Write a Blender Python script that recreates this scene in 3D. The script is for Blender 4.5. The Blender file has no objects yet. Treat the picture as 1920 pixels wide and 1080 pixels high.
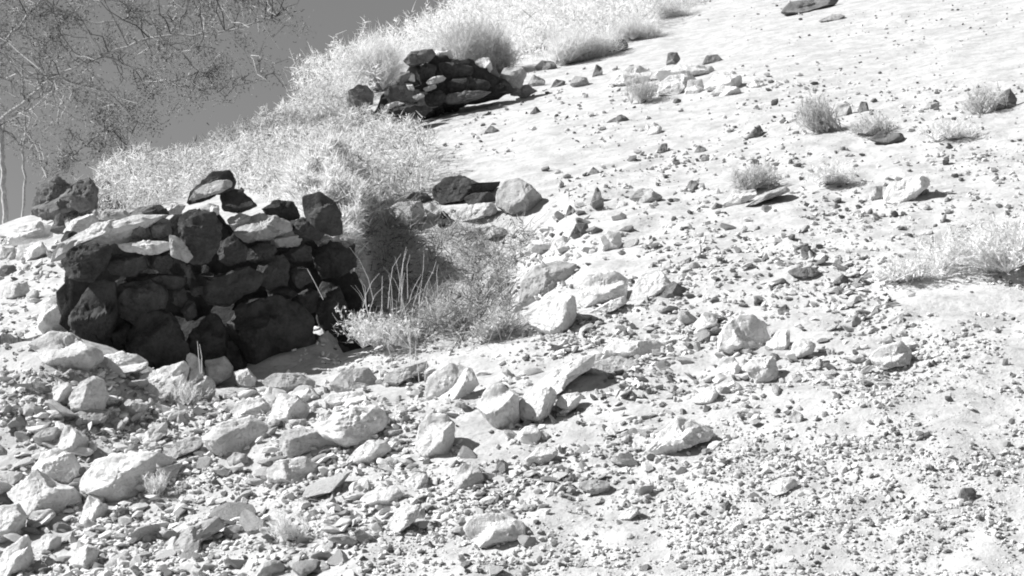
import bpy, bmesh, math, random
import numpy as np
from mathutils import Vector, Matrix, noise as mnoise

R = math.radians
S = bpy.context.scene
COL = S.collection

# ------------------------------------------------------------------ camera, sky, sun, exposure
F_PX = 2640.0                     # focal length in pixels of the 1920-wide photograph
CAM_H = 1.75
cam_d = bpy.data.cameras.new('camera')
cam_d.sensor_width = 36.0
cam_d.lens = 36.0 * F_PX / 1920.0
cam_d.clip_start, cam_d.clip_end = 0.05, 3000.0
cam = bpy.data.objects.new('camera', cam_d)
cam.location = (0, 0, CAM_H)
cam.rotation_euler = (R(90), 0, 0)
COL.objects.link(cam)
S.camera = cam

SUN = Vector((-0.75, 0.08, 0.65)).normalized()       # towards the sun: low from the left
elev = math.asin(SUN.z)
azim = math.atan2(SUN.x, SUN.y)
W = bpy.data.worlds.new('World')
S.world = W
W.use_nodes = True
wn, wl = W.node_tree.nodes, W.node_tree.links
wn.clear()
sky = wn.new('ShaderNodeTexSky')
sky.sky_type = 'NISHITA'
sky.sun_disc = False
sky.sun_elevation = elev
sky.sun_rotation = azim
sky.air_density = 1.0
sky.dust_density = 0.0
sep = wn.new('ShaderNodeSeparateColor')               # black and white film: one grey channel of the sky
bg = wn.new('ShaderNodeBackground')
bg.inputs['Strength'].default_value = 0.089
wo = wn.new('ShaderNodeOutputWorld')
wl.new(sky.outputs['Color'], sep.inputs[0])
flat = wn.new('ShaderNodeMath'); flat.operation = 'POWER'; flat.inputs[1].default_value = 0.35   # film's flat response to the sky
wl.new(sep.outputs['Green'], flat.inputs[0])
wl.new(flat.outputs[0], bg.inputs['Color'])
wl.new(bg.outputs[0], wo.inputs['Surface'])

sd = bpy.data.lights.new('sun', 'SUN')
sd.energy = 5.0
sd.angle = R(0.5)
sd.color = (1, 1, 1)
so = bpy.data.objects.new('sun', sd)
so.rotation_euler = SUN.to_track_quat('Z', 'Y').to_euler()
so.location = (-20, 20, 30)
COL.objects.link(so)

S.view_settings.view_transform = 'Standard'
S.view_settings.look = 'None'
S.view_settings.exposure = 0.70
S.view_settings.gamma = 1.0
S.view_settings.use_curve_mapping = False
S.render.engine = 'CYCLES'
S.cycles.filter_width = 1.9
S.cycles.max_bounces = 4
S.cycles.diffuse_bounces = 2

rng = np.random.default_rng(7)
rnd = random.Random(11)

# ------------------------------------------------------------------ hillside
A, B = 0.26, 0.20                                     # rise away from the camera, rise to the right
XR = np.array([-60, -8, -4.49, -3.0, -2.56, -2.2, -1.85, -1.4, 0.0, 3.0, 6.0, 10.0, 15.0, 60.0])
YR = np.array([4, 10.0, 12.2, 13.0, 14.6, 17.0, 20.0, 25.0, 29.0, 29.0, 30.0, 36.0, 45.0, 60.0])


def sm(t):
    t = np.clip(t, 0, 1)
    return t * t * (3 - 2 * t)


def macro(x, y):
    x, y = np.asarray(x, float), np.asarray(y, float)
    z = A * np.minimum(y, 70) + B * np.clip(x, -30, 30)
    e = np.maximum(0, y - np.interp(x, XR, YR))
    z = z - 0.75 * e * e / (e + 1.6)
    bx = np.exp(-(np.maximum(0, x + 1.97) / 0.45) ** 2)                                # rubble bank burying the left end of the shelter
    z = z + 0.38 * bx * np.where(y < 5.95, np.exp(-((y - 5.95) / 0.75) ** 2), np.where(x > -2.25, np.exp(-((y - 5.95) / 0.30) ** 2), np.exp(-((y - 5.95) / 1.1) ** 2)))
    z = z + 0.05 * np.exp(-((x + 0.85) / 0.7) ** 2 - ((y - 5.15) / 0.25) ** 2)      # rim of the hollow
    hx = np.where(x < -0.35, sm((x + 0.90) / 0.12), 1 - sm((x + 0.12) / 0.55))         # dug hollow right of the shelter, steep on its left
    z = z - 0.34 * hx * np.exp(-((y - 7.7) / 1.05) ** 4)
    s1 = np.sin(x * 1.3 + 0.7 * np.sin(y * .9)) * np.sin(y * 1.1 + 1.0)
    z = z + 0.022 * s1 + 0.012 * np.sin(3.1 * x + 1.7 * y) * np.sin(2.3 * y - x + 2.0)
    return np.maximum(z, -14 + 0.02 * s1)


def hgt(x, y):
    x, y = np.atleast_1d(np.asarray(x, float)), np.atleast_1d(np.asarray(y, float))
    z = macro(x, y)
    near = (np.abs(x) < 16) & (y > 1) & (y < 34)
    for i in np.nonzero(near)[0]:
        p = Vector((x[i], y[i], 0))
        k = min(1.0, max(.45, (14.5 - y[i]) / 6))
        z[i] += 0.026 * mnoise.noise(p * 2.2) + (0.020 * max(.15, 2.2 * k - 1.2)) * mnoise.noise(p * 6.0) + 0.009 * k * mnoise.noise(p * 17.0)
    return z


def h1(x, y):
    return float(hgt([x], [y])[0])


def proj(x, y, z):
    return 960 + F_PX * x / y, 540 - F_PX * (z - CAM_H) / y


def un(u, v, Z):
    return Vector(((u - 960) / F_PX * Z, Z, CAM_H + (540 - v) / F_PX * Z))


def hit(u, v):
    Zs = np.arange(2.0, 45, 0.04)
    d = (CAM_H + (540 - v) / F_PX * Zs) - macro((u - 960) / F_PX * Zs, Zs)
    k = np.nonzero(d < 0)[0]
    if len(k) == 0:
        return 30.0
    i = int(k[0])
    if i == 0: return float(Zs[0])
    return float(Zs[i - 1] + 0.04 * d[i - 1] / (d[i - 1] - d[i]))


# ------------------------------------------------------------------ materials
def rock_mat(name, lo, hi, bump=0.010, scale=14.0, attr=False, spots=True):
    m = bpy.data.materials.new(name)
    m.use_nodes = True
    n, l = m.node_tree.nodes, m.node_tree.links
    b = n['Principled BSDF']
    b.inputs['Roughness'].default_value = 0.93
    b.inputs['Specular IOR Level'].default_value = 0.15
    tc = n.new('ShaderNodeTexCoord')
    n1 = n.new('ShaderNodeTexNoise'); n1.inputs['Scale'].default_value = scale; n1.inputs['Detail'].default_value = 8; n1.inputs['Roughness'].default_value = .65
    n2 = n.new('ShaderNodeTexNoise'); n2.inputs['Scale'].default_value = scale * 5.5; n2.inputs['Detail'].default_value = 6; n2.inputs['Roughness'].default_value = .7
    l.new(tc.outputs['Object'], n1.inputs['Vector']); l.new(tc.outputs['Object'], n2.inputs['Vector'])
    r1 = n.new('ShaderNodeValToRGB')
    r1.color_ramp.elements[0].position = .34; r1.color_ramp.elements[0].color = (lo, lo, lo, 1)
    r1.color_ramp.elements[1].position = .62; r1.color_ramp.elements[1].color = (hi, hi, hi, 1)
    l.new(n1.outputs['Fac'], r1.inputs['Fac'])
    last = r1.outputs['Color']
    if spots:
        r2 = n.new('ShaderNodeValToRGB')
        r2.color_ramp.elements[0].position = .30; r2.color_ramp.elements[0].color = (.55, .55, .55, 1)
        r2.color_ramp.elements[1].position = .48; r2.color_ramp.elements[1].color = (1, 1, 1, 1)
        l.new(n2.outputs['Fac'], r2.inputs['Fac'])
        mx = n.new('ShaderNodeMix'); mx.data_type = 'RGBA'; mx.blend_type = 'MULTIPLY'; mx.inputs['Factor'].default_value = .8
        l.new(last, mx.inputs['A']); l.new(r2.outputs['Color'], mx.inputs['B']); last = mx.outputs['Result']
    if attr:
        at = n.new('ShaderNodeAttribute'); at.attribute_name = 'tone'
        mx = n.new('ShaderNodeMix'); mx.data_type = 'RGBA'; mx.blend_type = 'MULTIPLY'; mx.inputs['Factor'].default_value = 1
        l.new(last, mx.inputs['A']); l.new(at.outputs['Color'], mx.inputs['B']); last = mx.outputs['Result']
    else:
        oi = n.new('ShaderNodeObjectInfo')
        mr = n.new('ShaderNodeMapRange'); mr.inputs['To Min'].default_value = .84; mr.inputs['To Max'].default_value = 1.1
        l.new(oi.outputs['Random'], mr.inputs['Value'])
        mx = n.new('ShaderNodeMix'); mx.data_type = 'RGBA'; mx.blend_type = 'MULTIPLY'; mx.inputs['Factor'].default_value = 1
        l.new(last, mx.inputs['A']); l.new(mr.outputs['Result'], mx.inputs['B']); last = mx.outputs['Result']
    l.new(last, b.inputs['Base Color'])
    bp = n.new('ShaderNodeBump'); bp.inputs['Strength'].default_value = .8; bp.inputs['Distance'].default_value = bump
    ad = n.new('ShaderNodeMath'); ad.operation = 'MULTIPLY_ADD'; ad.inputs[1].default_value = .45
    l.new(n2.outputs['Fac'], ad.inputs[0]); l.new(n1.outputs['Fac'], ad.inputs[2])
    l.new(ad.outputs[0], bp.inputs['Height']); l.new(bp.outputs['Normal'], b.inputs['Normal'])
    return m


M = {
    'white': rock_mat('pale limestone', .60, .80, bump=.022),
    'pale': rock_mat('pale weathered stone', .56, .78, bump=.024),
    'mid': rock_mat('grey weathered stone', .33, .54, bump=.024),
    'grey': rock_mat('dark grey stone', .12, .24, bump=.02),
    'dark': rock_mat('varnished and shaded dark stone', .04, .09, bump=.02),  # besides varnish, darkens shaded wall stones and gaps
    'wall': rock_mat('shaded shelter stone', .045, .11, bump=.03, scale=12),  # tone lowered to carry the shade of the wall's face
    'core': rock_mat('shaded rubble packing', .03, .06, bump=.03),  # dark tone puts shade into the gaps between stones
    'gravel': rock_mat('gravel', .80, 1.0, bump=.004, scale=40, attr=True, spots=False),
    'dirt': rock_mat('bleached dirt', .37, .54, bump=.02, scale=7.0),
}


def leaf_mat(name, val, trans=.45):
    m = bpy.data.materials.new(name)
    m.use_nodes = True
    n, l = m.node_tree.nodes, m.node_tree.links
    n.remove(n['Principled BSDF'])
    d = n.new('ShaderNodeBsdfDiffuse'); t = n.new('ShaderNodeBsdfTranslucent'); mx = n.new('ShaderNodeMixShader')
    at = n.new('ShaderNodeAttribute'); at.attribute_name = 'tone'
    c = n.new('ShaderNodeMix'); c.data_type = 'RGBA'; c.blend_type = 'MULTIPLY'; c.inputs['Factor'].default_value = 1
    c.inputs['A'].default_value = (val, val, val, 1)
    l.new(at.outputs['Color'], c.inputs['B'])
    l.new(c.outputs['Result'], d.inputs['Color']); l.new(c.outputs['Result'], t.inputs['Color'])
    mx.inputs[0].default_value = trans
    l.new(d.outputs[0], mx.inputs[1]); l.new(t.outputs[0], mx.inputs[2]); l.new(mx.outputs[0], n['Material Output'].inputs['Surface'])
    return m


M['straw'] = leaf_mat('bleached dry grass', .95, .45)
M['twig'] = leaf_mat('dry shrub twigs', .95, .5)
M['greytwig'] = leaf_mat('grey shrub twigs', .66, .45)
M['leaf'] = leaf_mat('small thorn tree leaves', .20, .3)
M['bark'] = rock_mat('pale bark', .30, .52, bump=.004, scale=30)


# ------------------------------------------------------------------ object helpers
def tag(o, label=None, cat=None, group=None, kind=None):
    if label: o['label'] = label
    if cat: o['category'] = cat
    if group: o['group'] = group
    if kind: o['kind'] = kind
    return o


def link(o, parent=None):
    COL.objects.link(o)
    if parent: o.parent = parent
    return o


def mesh_np(name, verts, faces, mat, smooth=True, tone=None, parent=None):
    """verts (n,3); faces list of (k,4) or (k,3) arrays"""
    me = bpy.data.meshes.new(name)
    verts = np.asarray(verts, np.float32)
    me.vertices.add(len(verts)); me.vertices.foreach_set('co', verts.ravel())
    loops = np.concatenate([f.ravel() for f in faces]).astype(np.int32)
    tot = np.concatenate([np.full(len(f), f.shape[1], np.int32) for f in faces])
    start = np.concatenate([[0], np.cumsum(tot)[:-1]]).astype(np.int32)
    me.loops.add(len(loops)); me.loops.foreach_set('vertex_index', loops)
    me.polygons.add(len(tot)); me.polygons.foreach_set('loop_start', start); me.polygons.foreach_set('loop_total', tot)
    me.polygons.foreach_set('use_smooth', np.full(len(tot), smooth))
    if tone is not None:
        at = me.attributes.new('tone', 'FLOAT_COLOR', 'POINT')
        c = np.ones((len(verts), 4), np.float32); c[:, :3] = np.asarray(tone, np.float32)[:, None]
        at.data.foreach_set('color', c.ravel())
    me.update(calc_edges=True)
    me.validate()
    me.materials.append(mat)
    o = bpy.data.objects.new(name, me)
    return link(o, parent)


def empty(name, loc):
    o = bpy.data.objects.new(name, None)
    o.empty_display_size = .1
    o.location = loc
    return link(o)


# ------------------------------------------------------------------ ground sheet
def axis(lo, hi, fine_lo, fine_hi, step, grow=1.13):
    a = list(np.arange(fine_lo, fine_hi, step))
    s, v = step, fine_lo
    left = []
    while v > lo:
        s *= grow; v -= s; left.append(v)
    s, v = step, a[-1]
    while v < hi:
        s *= grow; v += s; a.append(v)
    return np.array(left[::-1] + a)


gx = axis(-900, 900, -4.2, 4.2, .028)
gy_list, y = [], 2.6
while y < 30:
    gy_list.append(y); y += max(.026, .0045 * y)
gy = np.array(gy_list)
s, v, back = .05, gy[0], []
while v > -300:
    s *= 1.25; v -= s; back.append(v)
s, v, fwd = .15, gy[-1], []
while v < 1500:
    s *= 1.2; v += s; fwd.append(v)
gy = np.concatenate([back[::-1], gy, fwd])
GX, GY = np.meshgrid(gx, gy)
gz = hgt(GX.ravel(), GY.ravel())
nx_, ny_ = len(gx), len(gy)
idx = np.arange(nx_ * ny_).reshape(ny_, nx_)
fq = np.stack([idx[:-1, :-1].ravel(), idx[:-1, 1:].ravel(), idx[1:, 1:].ravel(), idx[1:, :-1].ravel()], 1)
ground = mesh_np('ground', np.stack([GX.ravel(), GY.ravel(), gz], 1), [fq], M['dirt'])
tag(ground, 'bleached dirt hillside rising to the right', 'ground', kind='structure')


# ------------------------------------------------------------------ stones traced from the photograph, each a solid of its own
def radial(poly, thetas, cu, cv):
    P = np.array(poly, float) - (cu, cv)
    out = []
    Q = np.roll(P, -1, 0)
    for t in thetas:
        d = np.array((math.cos(t), math.sin(t)))
        best = 0
        for p, q in zip(P, Q):
            e = q - p
            den = d[0] * e[1] - d[1] * e[0]
            if abs(den) < 1e-9: continue
            s_ = (p[0] * e[1] - p[1] * e[0]) / den
            w_ = (p[0] * d[1] - p[1] * d[0]) / den
            if s_ > best and -1e-6 <= w_ <= 1 + 1e-6: best = s_
        out.append(max(best, 1.0))
    return np.array(out)


def centroid(poly):
    P = np.array(poly, float); Q = np.roll(P, -1, 0)
    c = P[:, 0] * Q[:, 1] - Q[:, 0] * P[:, 1]
    a = c.sum() / 2
    if abs(a) < 1e-6: return P.mean(0)
    return ((P + Q) * c[:, None]).sum(0) / (6 * a)


_seed = [100]


def stone(poly, label=None, tone='pale', depth=1.15, lean=0, ridge=None, top=None, Z=None, name='rock', cat='rock', group=None,
          parent=None, rough=.065, N=56, K=18, power=4.5, sink=.12):
    """A solid stone whose outline as seen along Y is POLY (photo pixels), at its own distance, with depth, facets and roughness."""
    _seed[0] += 1
    sr = random.Random(_seed[0])
    cu, cv = centroid(poly)
    P = np.array(poly, float)
    umin, umax, vmin, vmax = P[:, 0].min(), P[:, 0].max(), P[:, 1].min(), P[:, 1].max()
    if Z is None:
        Z = hit(cu, vmax - sink * (vmax - vmin))
        px = Z / F_PX
        Z += .35 * depth * .5 * (umax - umin + vmax - vmin) / 2 * px
    px = Z / F_PX
    th = np.linspace(0, 2 * math.pi, N, endpoint=False)
    rad = radial(poly, th, cu, cv)
    rad = .84 * rad + .08 * np.roll(rad, 1) + .08 * np.roll(rad, -1)
    rad = rad * px
    hw, hh = (umax - umin) / 2 * px, (vmax - vmin) / 2 * px
    size = (hw + hh) / 2
    D = depth * size
    off = Vector((sr.uniform(-50, 50), sr.uniform(-50, 50), sr.uniform(-50, 50)))
    planes = []                                       # (na, nb, nc, d): front surface c <= (d - na a - nb b)/nc
    def add(az, el, a0, b0, c0):
        na, nb, nc = math.sin(az) * math.cos(el), math.sin(el), math.cos(az) * math.cos(el)
        planes.append((na, nb, nc, na * a0 * hw + nb * b0 * hh + nc * c0 * D))
    if ridge is not None:
        al = math.atan(.95 * D / ((1 + ridge) * hw + .1 * size)); ar = math.atan(1.2 * D / ((1 - ridge) * hw + .1 * size))
        add(-min(al, R(58)), R(sr.uniform(18, 36)), ridge, 0, .92)
        add(min(ar, R(66)), R(sr.uniform(-8, 6)), ridge, 0, .92)
    else:
        for k in range(sr.choice((2, 3, 3))):
            add(R(lean + sr.uniform(-52, 42)), R((sr.uniform(8, 52)) if not lean else sr.uniform(-24, 26)), sr.uniform(-.4, .4), sr.uniform(-.4, .4), sr.uniform(.6, .9))
    for k in range(5):                                # small chips near the outline
        t = sr.uniform(0, 6.283)
        add(R(62) * math.cos(t) * sr.uniform(.6, 1), R(55) * math.sin(t) * sr.uniform(.6, 1), .62 * math.cos(t), .62 * math.sin(t), sr.uniform(.5, .7))
    if top is not None:
        add(R(sr.uniform(-30, 10)), R(sr.uniform(58, 70)), 0, top, .85)
        add(R(lean + sr.uniform(-25, 25)), R(sr.uniform(-14, 4)), 0, top, .85)
    else:
        add(R(sr.uniform(-40, 20)), R(sr.uniform(48, 66)), 0, sr.uniform(.1, .5), .8)
    rs = np.sin(np.linspace(0, math.pi / 2, K + 1)[1:])
    verts = []
    def front(r, a, b):
        c = D * max(0, 1 - r ** power) ** (1 / 2.2)
        for na, nb, nc, d in planes:
            c = min(c, max((d - na * a - nb * b) / max(nc, .15), (.12 + .25 * (1 - r)) * D * math.sqrt(max(0, 1 - r * r))))
        return c
    def put(a, b, c):
        p = Vector((a, -c, b))
        q = p / size
        n1 = mnoise.noise(q * 1.6 + off)
        n2 = mnoise.noise(q * 4.0 + off)
        n3 = mnoise.noise(q * 9.0 + off)
        g = p.normalized() if p.length > 1e-6 else Vector((0, -1, 0))
        n4 = mnoise.noise(q * 19.0 + off)
        return p + g * size * rough * (1.1 * n1 + .9 * n2 + .6 * n3 + .35 * n4)
    verts.append(put(0, 0, front(0, 0, 0)))
    for r in rs:
        for t, q in zip(th, rad):
            a, b = math.cos(t) * q * r, -math.sin(t) * q * r
            verts.append(put(a, b, front(r, a, b) if r < .9999 else 0))
    for r in rs[-2::-1]:
        for t, q in zip(th, rad):
            a, b = math.cos(t) * q * r, -math.sin(t) * q * r
            verts.append(put(a, b, -.9 * D * math.sqrt(max(0, 1 - r * r))))
    verts.append(put(0, 0, -.9 * D))
    rings = 2 * K - 1
    j = np.arange(N); j2 = (j + 1) % N
    quads = [np.stack([1 + i * N + j2, 1 + (i + 1) * N + j2, 1 + (i + 1) * N + j, 1 + i * N + j], 1) for i in range(rings - 1)]
    t0 = np.stack([np.zeros(N, int), 1 + j2, 1 + j], 1)
    last = 1 + (rings - 1) * N
    t1 = np.stack([np.full(N, last + N), last + j, last + j2], 1)
    V = np.array([tuple(p) for p in verts])
    o = mesh_np(name, V, [np.concatenate(quads), t0, t1], M[tone])
    o.data.set_sharp_from_angle(angle=R(24))
    loc = un(cu, cv, Z)
    if parent is not None:
        o.parent = parent
        o.location = loc - parent.location
    else:
        o.location = loc
        tag(o, label, cat, group)
    return o


# ------------------------------------------------------------------ the dry-stone shelter in the middle distance
ZW = 6.45
wall = empty('stone_shelter', un(400, 700, ZW))
tag(wall, 'big dark dry-stone shelter wall of stacked slabs, shaded side facing us', 'stone shelter')


def wz(u, v, d=0.0):
    return ZW + .10 * (700 - v) / 320 + .00125 * (u - 420) + .10 * ((u - 420) / 260.0) ** 2 + d


def ws(poly, tone='wall', d=0.0, **kw):  # stone tones also follow light and shade on the wall
    cu, cv = centroid(poly)
    kw.setdefault('depth', 1.0); kw.setdefault('lean', 28); kw.setdefault('rough', .10)
    return stone(poly, tone=tone, Z=wz(cu, cv, d), name='stone', parent=wall, **kw)


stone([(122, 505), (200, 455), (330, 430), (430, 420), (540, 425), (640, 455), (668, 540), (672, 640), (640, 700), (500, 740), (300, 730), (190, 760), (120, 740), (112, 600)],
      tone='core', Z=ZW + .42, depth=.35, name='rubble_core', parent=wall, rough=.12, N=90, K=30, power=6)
# lowest course
ws([(238, 620), (262, 596), (290, 580), (318, 588), (338, 620), (354, 665), (350, 705), (290, 715), (250, 690), (236, 655)], d=-.06)
ws([(140, 600), (152, 552), (175, 527), (215, 530), (222, 575), (205, 640), (240, 700), (180, 710), (148, 660)], tone='dark', d=-.02)
ws([(218, 560), (228, 532), (285, 525), (316, 545), (310, 578), (268, 602), (228, 596)], d=-.02)
ws([(352, 640), (372, 600), (400, 584), (424, 616), (428, 660), (440, 700), (400, 712), (362, 700)], d=0)
ws([(430, 600), (448, 572), (515, 555), (556, 566), (582, 600), (592, 640), (566, 672), (520, 690), (470, 690), (438, 650)], d=-.08)
ws([(425, 640), (440, 640), (470, 690), (500, 700), (470, 715), (430, 700)], tone='dark', d=-.05)
ws([(592, 560), (602, 527), (636, 536), (656, 586), (652, 622), (620, 636), (596, 606)], d=-.02)
ws([(575, 640), (592, 624), (608, 640), (606, 656), (588, 660)], d=-.10)
ws([(600, 650), (630, 640), (655, 655), (650, 690), (610, 700), (590, 680)], d=0)
ws([(196, 606), (226, 596), (250, 612), (252, 690), (225, 715), (200, 690)], tone='dark', d=.05)
# middle courses
ws([(118, 492), (130, 470), (156, 458), (202, 457), (208, 472), (194, 502), (176, 524), (150, 529), (130, 522)], tone='dark', d=-.10)  # dark tone carries the shade under the overhang
ws([(198, 492), (215, 476), (245, 474), (272, 480), (276, 504), (250, 518), (210, 514)], d=-.04)
ws([(278, 480), (305, 468), (324, 484), (322, 502), (300, 510), (282, 500)], d=-.02)
ws([(225, 522), (260, 512), (310, 514), (350, 520), (340, 544), (300, 540), (240, 530)], tone='dark', d=.02)
ws([(322, 545), (345, 540), (352, 560), (340, 578), (322, 566)], d=-.02)
ws([(354, 538), (388, 536), (392, 550), (360, 554)], d=-.05)
ws([(340, 582), (352, 564), (366, 566), (368, 592), (352, 604)], d=-.04)
ws([(372, 512), (395, 520), (440, 506), (470, 500), (498, 520), (478, 546), (430, 571), (392, 574), (374, 546)], d=-.07)
ws([(480, 506), (500, 482), (530, 478), (546, 500), (536, 534), (504, 545), (484, 530)], d=-.04)
ws([(500, 540), (540, 535), (560, 552), (540, 566), (505, 560)], tone='dark', d=0)
ws([(546, 506), (566, 498), (582, 506), (584, 528), (562, 542), (548, 527)], d=-.09)
ws([(590, 502), (586, 466), (620, 452), (664, 456), (666, 500), (640, 520), (604, 522)], tone='dark', d=-.05)
ws([(556, 552), (580, 540), (600, 550), (592, 585), (570, 590)], d=-.02)
ws([(650, 540), (662, 505), (672, 520), (668, 570), (656, 590)], d=.05)
# upper courses
ws([(330, 420), (344, 398), (370, 390), (400, 396), (416, 425), (406, 470), (394, 492), (370, 496), (345, 482), (332, 460)], d=-.16, depth=.8)
ws([(318, 440), (336, 446), (362, 480), (352, 494), (324, 482), (318, 465)], tone='mid', d=-.20, depth=.5)
ws([(410, 452), (438, 440), (462, 464), (461, 490), (432, 498), (410, 490)], d=-.08)
ws([(460, 470), (490, 455), (520, 460), (515, 482), (480, 492), (462, 488)], d=-.02)
ws([(520, 470), (550, 455), (585, 462), (585, 490), (545, 492)], d=-.03)
ws([(250, 412), (276, 416), (284, 440), (270, 453), (248, 447)], tone='grey', d=-.05)  # grey tone carries the shade of a small gap
ws([(288, 408), (318, 410), (323, 440), (300, 448), (286, 445)], tone='grey', d=-.08)
ws([(215, 458), (290, 452), (322, 452), (322, 466), (290, 478), (232, 472)], tone='pale', d=-.12, depth=.7, top=.0)
ws([(85, 490), (120, 462), (165, 432), (215, 412), (270, 402), (320, 400), (330, 408), (290, 418), (252, 440), (215, 458), (160, 462), (118, 492), (95, 500)], tone='pale', d=-.02, depth=1.0, top=-.5)
ws([(440, 440), (458, 412), (482, 402), (515, 405), (545, 415), (548, 432), (505, 450), (462, 455)], tone='mid', d=.02, depth=1.4, top=-.3)
ws([(425, 412), (450, 398), (470, 405), (462, 430), (436, 432)], tone='mid', d=.06, top=-.4)
ws([(500, 440), (540, 430), (570, 440), (560, 462), (515, 464)], tone='mid', d=-.02, top=-.1)
ws([(490, 392), (520, 374), (552, 378), (562, 408), (540, 420), (502, 408)], tone='dark', d=.08)  # dark tone carries the shade of a crevice
ws([(540, 416), (580, 408), (610, 432), (600, 452), (560, 450)], d=-.05)
ws([(585, 445), (640, 440), (668, 448), (660, 462), (600, 468)], tone='mid', d=-.02, top=.1)
ws([(300, 392), (330, 380), (348, 384), (340, 400), (310, 404)], tone='pale', d=.12, top=-.2)
ws([(264, 398), (282, 388), (312, 390), (318, 404), (280, 406)], tone='dark', d=.05)

# unseen return course added behind the right end to shade the hollow
for i in range(8):
    zz = 7.05 + .25 * i
    for cz in range(2):
        cu = 960 - 1.10 * F_PX / zz + rnd.uniform(-6, 6)
        gvv = 540 - 686 - .2 * (cu - 960) + 4620 / zz
        a, b = rnd.uniform(26, 36), rnd.uniform(26, 32)
        cv = gvv - 22 - 44 * cz
        stone([(cu - a, cv + 4), (cu - .6 * a, cv - b), (cu + .5 * a, cv - b * .9), (cu + a, cv), (cu + .7 * a, cv + b), (cu - .7 * a, cv + b)], tone='wall', Z=zz, depth=1.6, name='stone', parent=wall, N=28, K=9)

# loose stones that lie on top of it
stone([(350, 380), (356, 358), (382, 334), (400, 322), (428, 320), (442, 338), (440, 356), (410, 366), (375, 378), (355, 386)], 'dark rounded capstone at the very top of the big shelter wall', 'dark', Z=6.68, depth=.5)
stone([(352, 378), (362, 360), (385, 345), (412, 337), (434, 338), (437, 350), (410, 362), (378, 372)], 'pale broken slab leaning on the dark capstone of the big wall', 'mid', Z=6.50, depth=.45, ridge=.7)
stone([(412, 368), (436, 352), (452, 356), (484, 386), (450, 400), (420, 396)], 'dark wedge standing in for the shadow under the capstone of the big wall', 'dark', Z=6.68, depth=.8)  # dark stone added for the shadow under the capstone
stone([(376, 392), (392, 380), (410, 386), (412, 402), (396, 408)], 'small bright stone tucked under the dark capstone', 'white', Z=6.56, depth=.8)
stone([(566, 366), (600, 361), (626, 375), (641, 405), (643, 440), (622, 444), (590, 430), (570, 404)], 'dark tilted slab standing on the right end of the big wall', 'wall', Z=6.5, depth=.6, ridge=-.1)
stone([(446, 362), (452, 350), (458, 356), (456, 366)], 'tiny dark chip beside the capstone of the big wall', 'dark', Z=6.62)

# ------------------------------------------------------------------ the smaller shelter higher up the slope
Z2 = 13.3
wall2 = empty('stone_shelter', un(780, 240, Z2))
tag(wall2, 'small dry-stone shelter toned dark for shade, higher up the slope below the bushes', 'stone shelter')


def w2(poly, tone='grey', d=0.0, **kw):  # dark tones carry the shade of this backlit face
    cu, cv = centroid(poly)
    kw.setdefault('depth', .9); kw.setdefault('lean', 26); kw.setdefault('rough', .10); kw.setdefault('N', 32); kw.setdefault('K', 10)
    return stone(poly, tone=tone, Z=Z2 + .0022 * (240 - cv) + .0020 * (cu - 760) + d, name='stone', parent=wall2, **kw)


stone([(688, 252), (705, 200), (735, 160), (765, 124), (815, 100), (880, 112), (930, 134), (966, 172), (900, 190), (850, 202), (800, 230), (740, 258)],
      tone='core', Z=Z2 + .40, depth=.6, name='rubble_core', parent=wall2, rough=.14, N=72, K=24, power=6)
w2([(755, 115), (772, 97), (808, 92), (820, 100), (802, 116), (772, 126)], 'grey', -.05)
w2([(814, 100), (826, 86), (844, 94), (852, 112), (824, 108)], 'pale', .05, top=0)
w2([(738, 150), (750, 136), (768, 132), (770, 146), (752, 158)], 'grey', -.12)
w2([(764, 150), (768, 136), (777, 140), (778, 154)], 'pale', -.14)
w2([(760, 156), (774, 158), (778, 170), (766, 168)], 'pale', -.15)
w2([(798, 154), (812, 144), (830, 141), (838, 148), (822, 156), (804, 160)], 'mid', -.18, top=.3)
w2([(792, 166), (816, 158), (820, 164), (800, 172)], 'mid', -.2)
w2([(772, 182), (790, 174), (798, 180), (782, 188)], 'pale', -.25)
w2([(720, 176), (734, 160), (748, 164), (752, 184), (730, 194)], 'grey')
w2([(780, 132), (800, 118), (820, 124), (815, 144), (790, 150)], 'dark')
w2([(820, 118), (852, 116), (886, 124), (888, 142), (850, 148), (824, 136)], 'dark', -.08)
w2([(836, 152), (880, 144), (915, 152), (926, 166), (880, 178), (842, 176)], 'dark', -.12)
w2([(836, 178), (880, 172), (925, 172), (900, 186), (850, 196), (828, 194)], 'grey', -.18)
w2([(796, 180), (826, 168), (838, 180), (826, 198), (800, 200)], 'dark', -.15)
w2([(700, 228), (712, 206), (745, 194), (790, 196), (815, 200), (790, 222), (745, 236), (712, 240)], 'dark', -.28)
w2([(690, 262), (705, 238), (745, 234), (775, 224), (768, 240), (735, 256)], 'grey', -.30)
w2([(716, 200), (745, 190), (760, 194), (735, 206)], 'pale', -.3, top=.1)
w2([(888, 122), (906, 112), (928, 122), (936, 146), (914, 150), (896, 138)], 'grey', -.05)
w2([(890, 116), (904, 108), (918, 108), (924, 128), (922, 148), (912, 142)], 'pale', -.06, ridge=.3)
w2([(925, 140), (948, 150), (966, 172), (940, 180), (920, 170)], 'dark', -.08)
w2([(955, 178), (962, 160), (990, 158), (1008, 170), (985, 184)], 'grey', 0)
w2([(652, 172), (668, 158), (690, 160), (702, 176), (698, 200), (676, 206), (656, 194)], 'grey', -.05)
w2([(665, 206), (690, 200), (706, 214), (700, 240), (676, 238)], 'grey', -.15)

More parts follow.
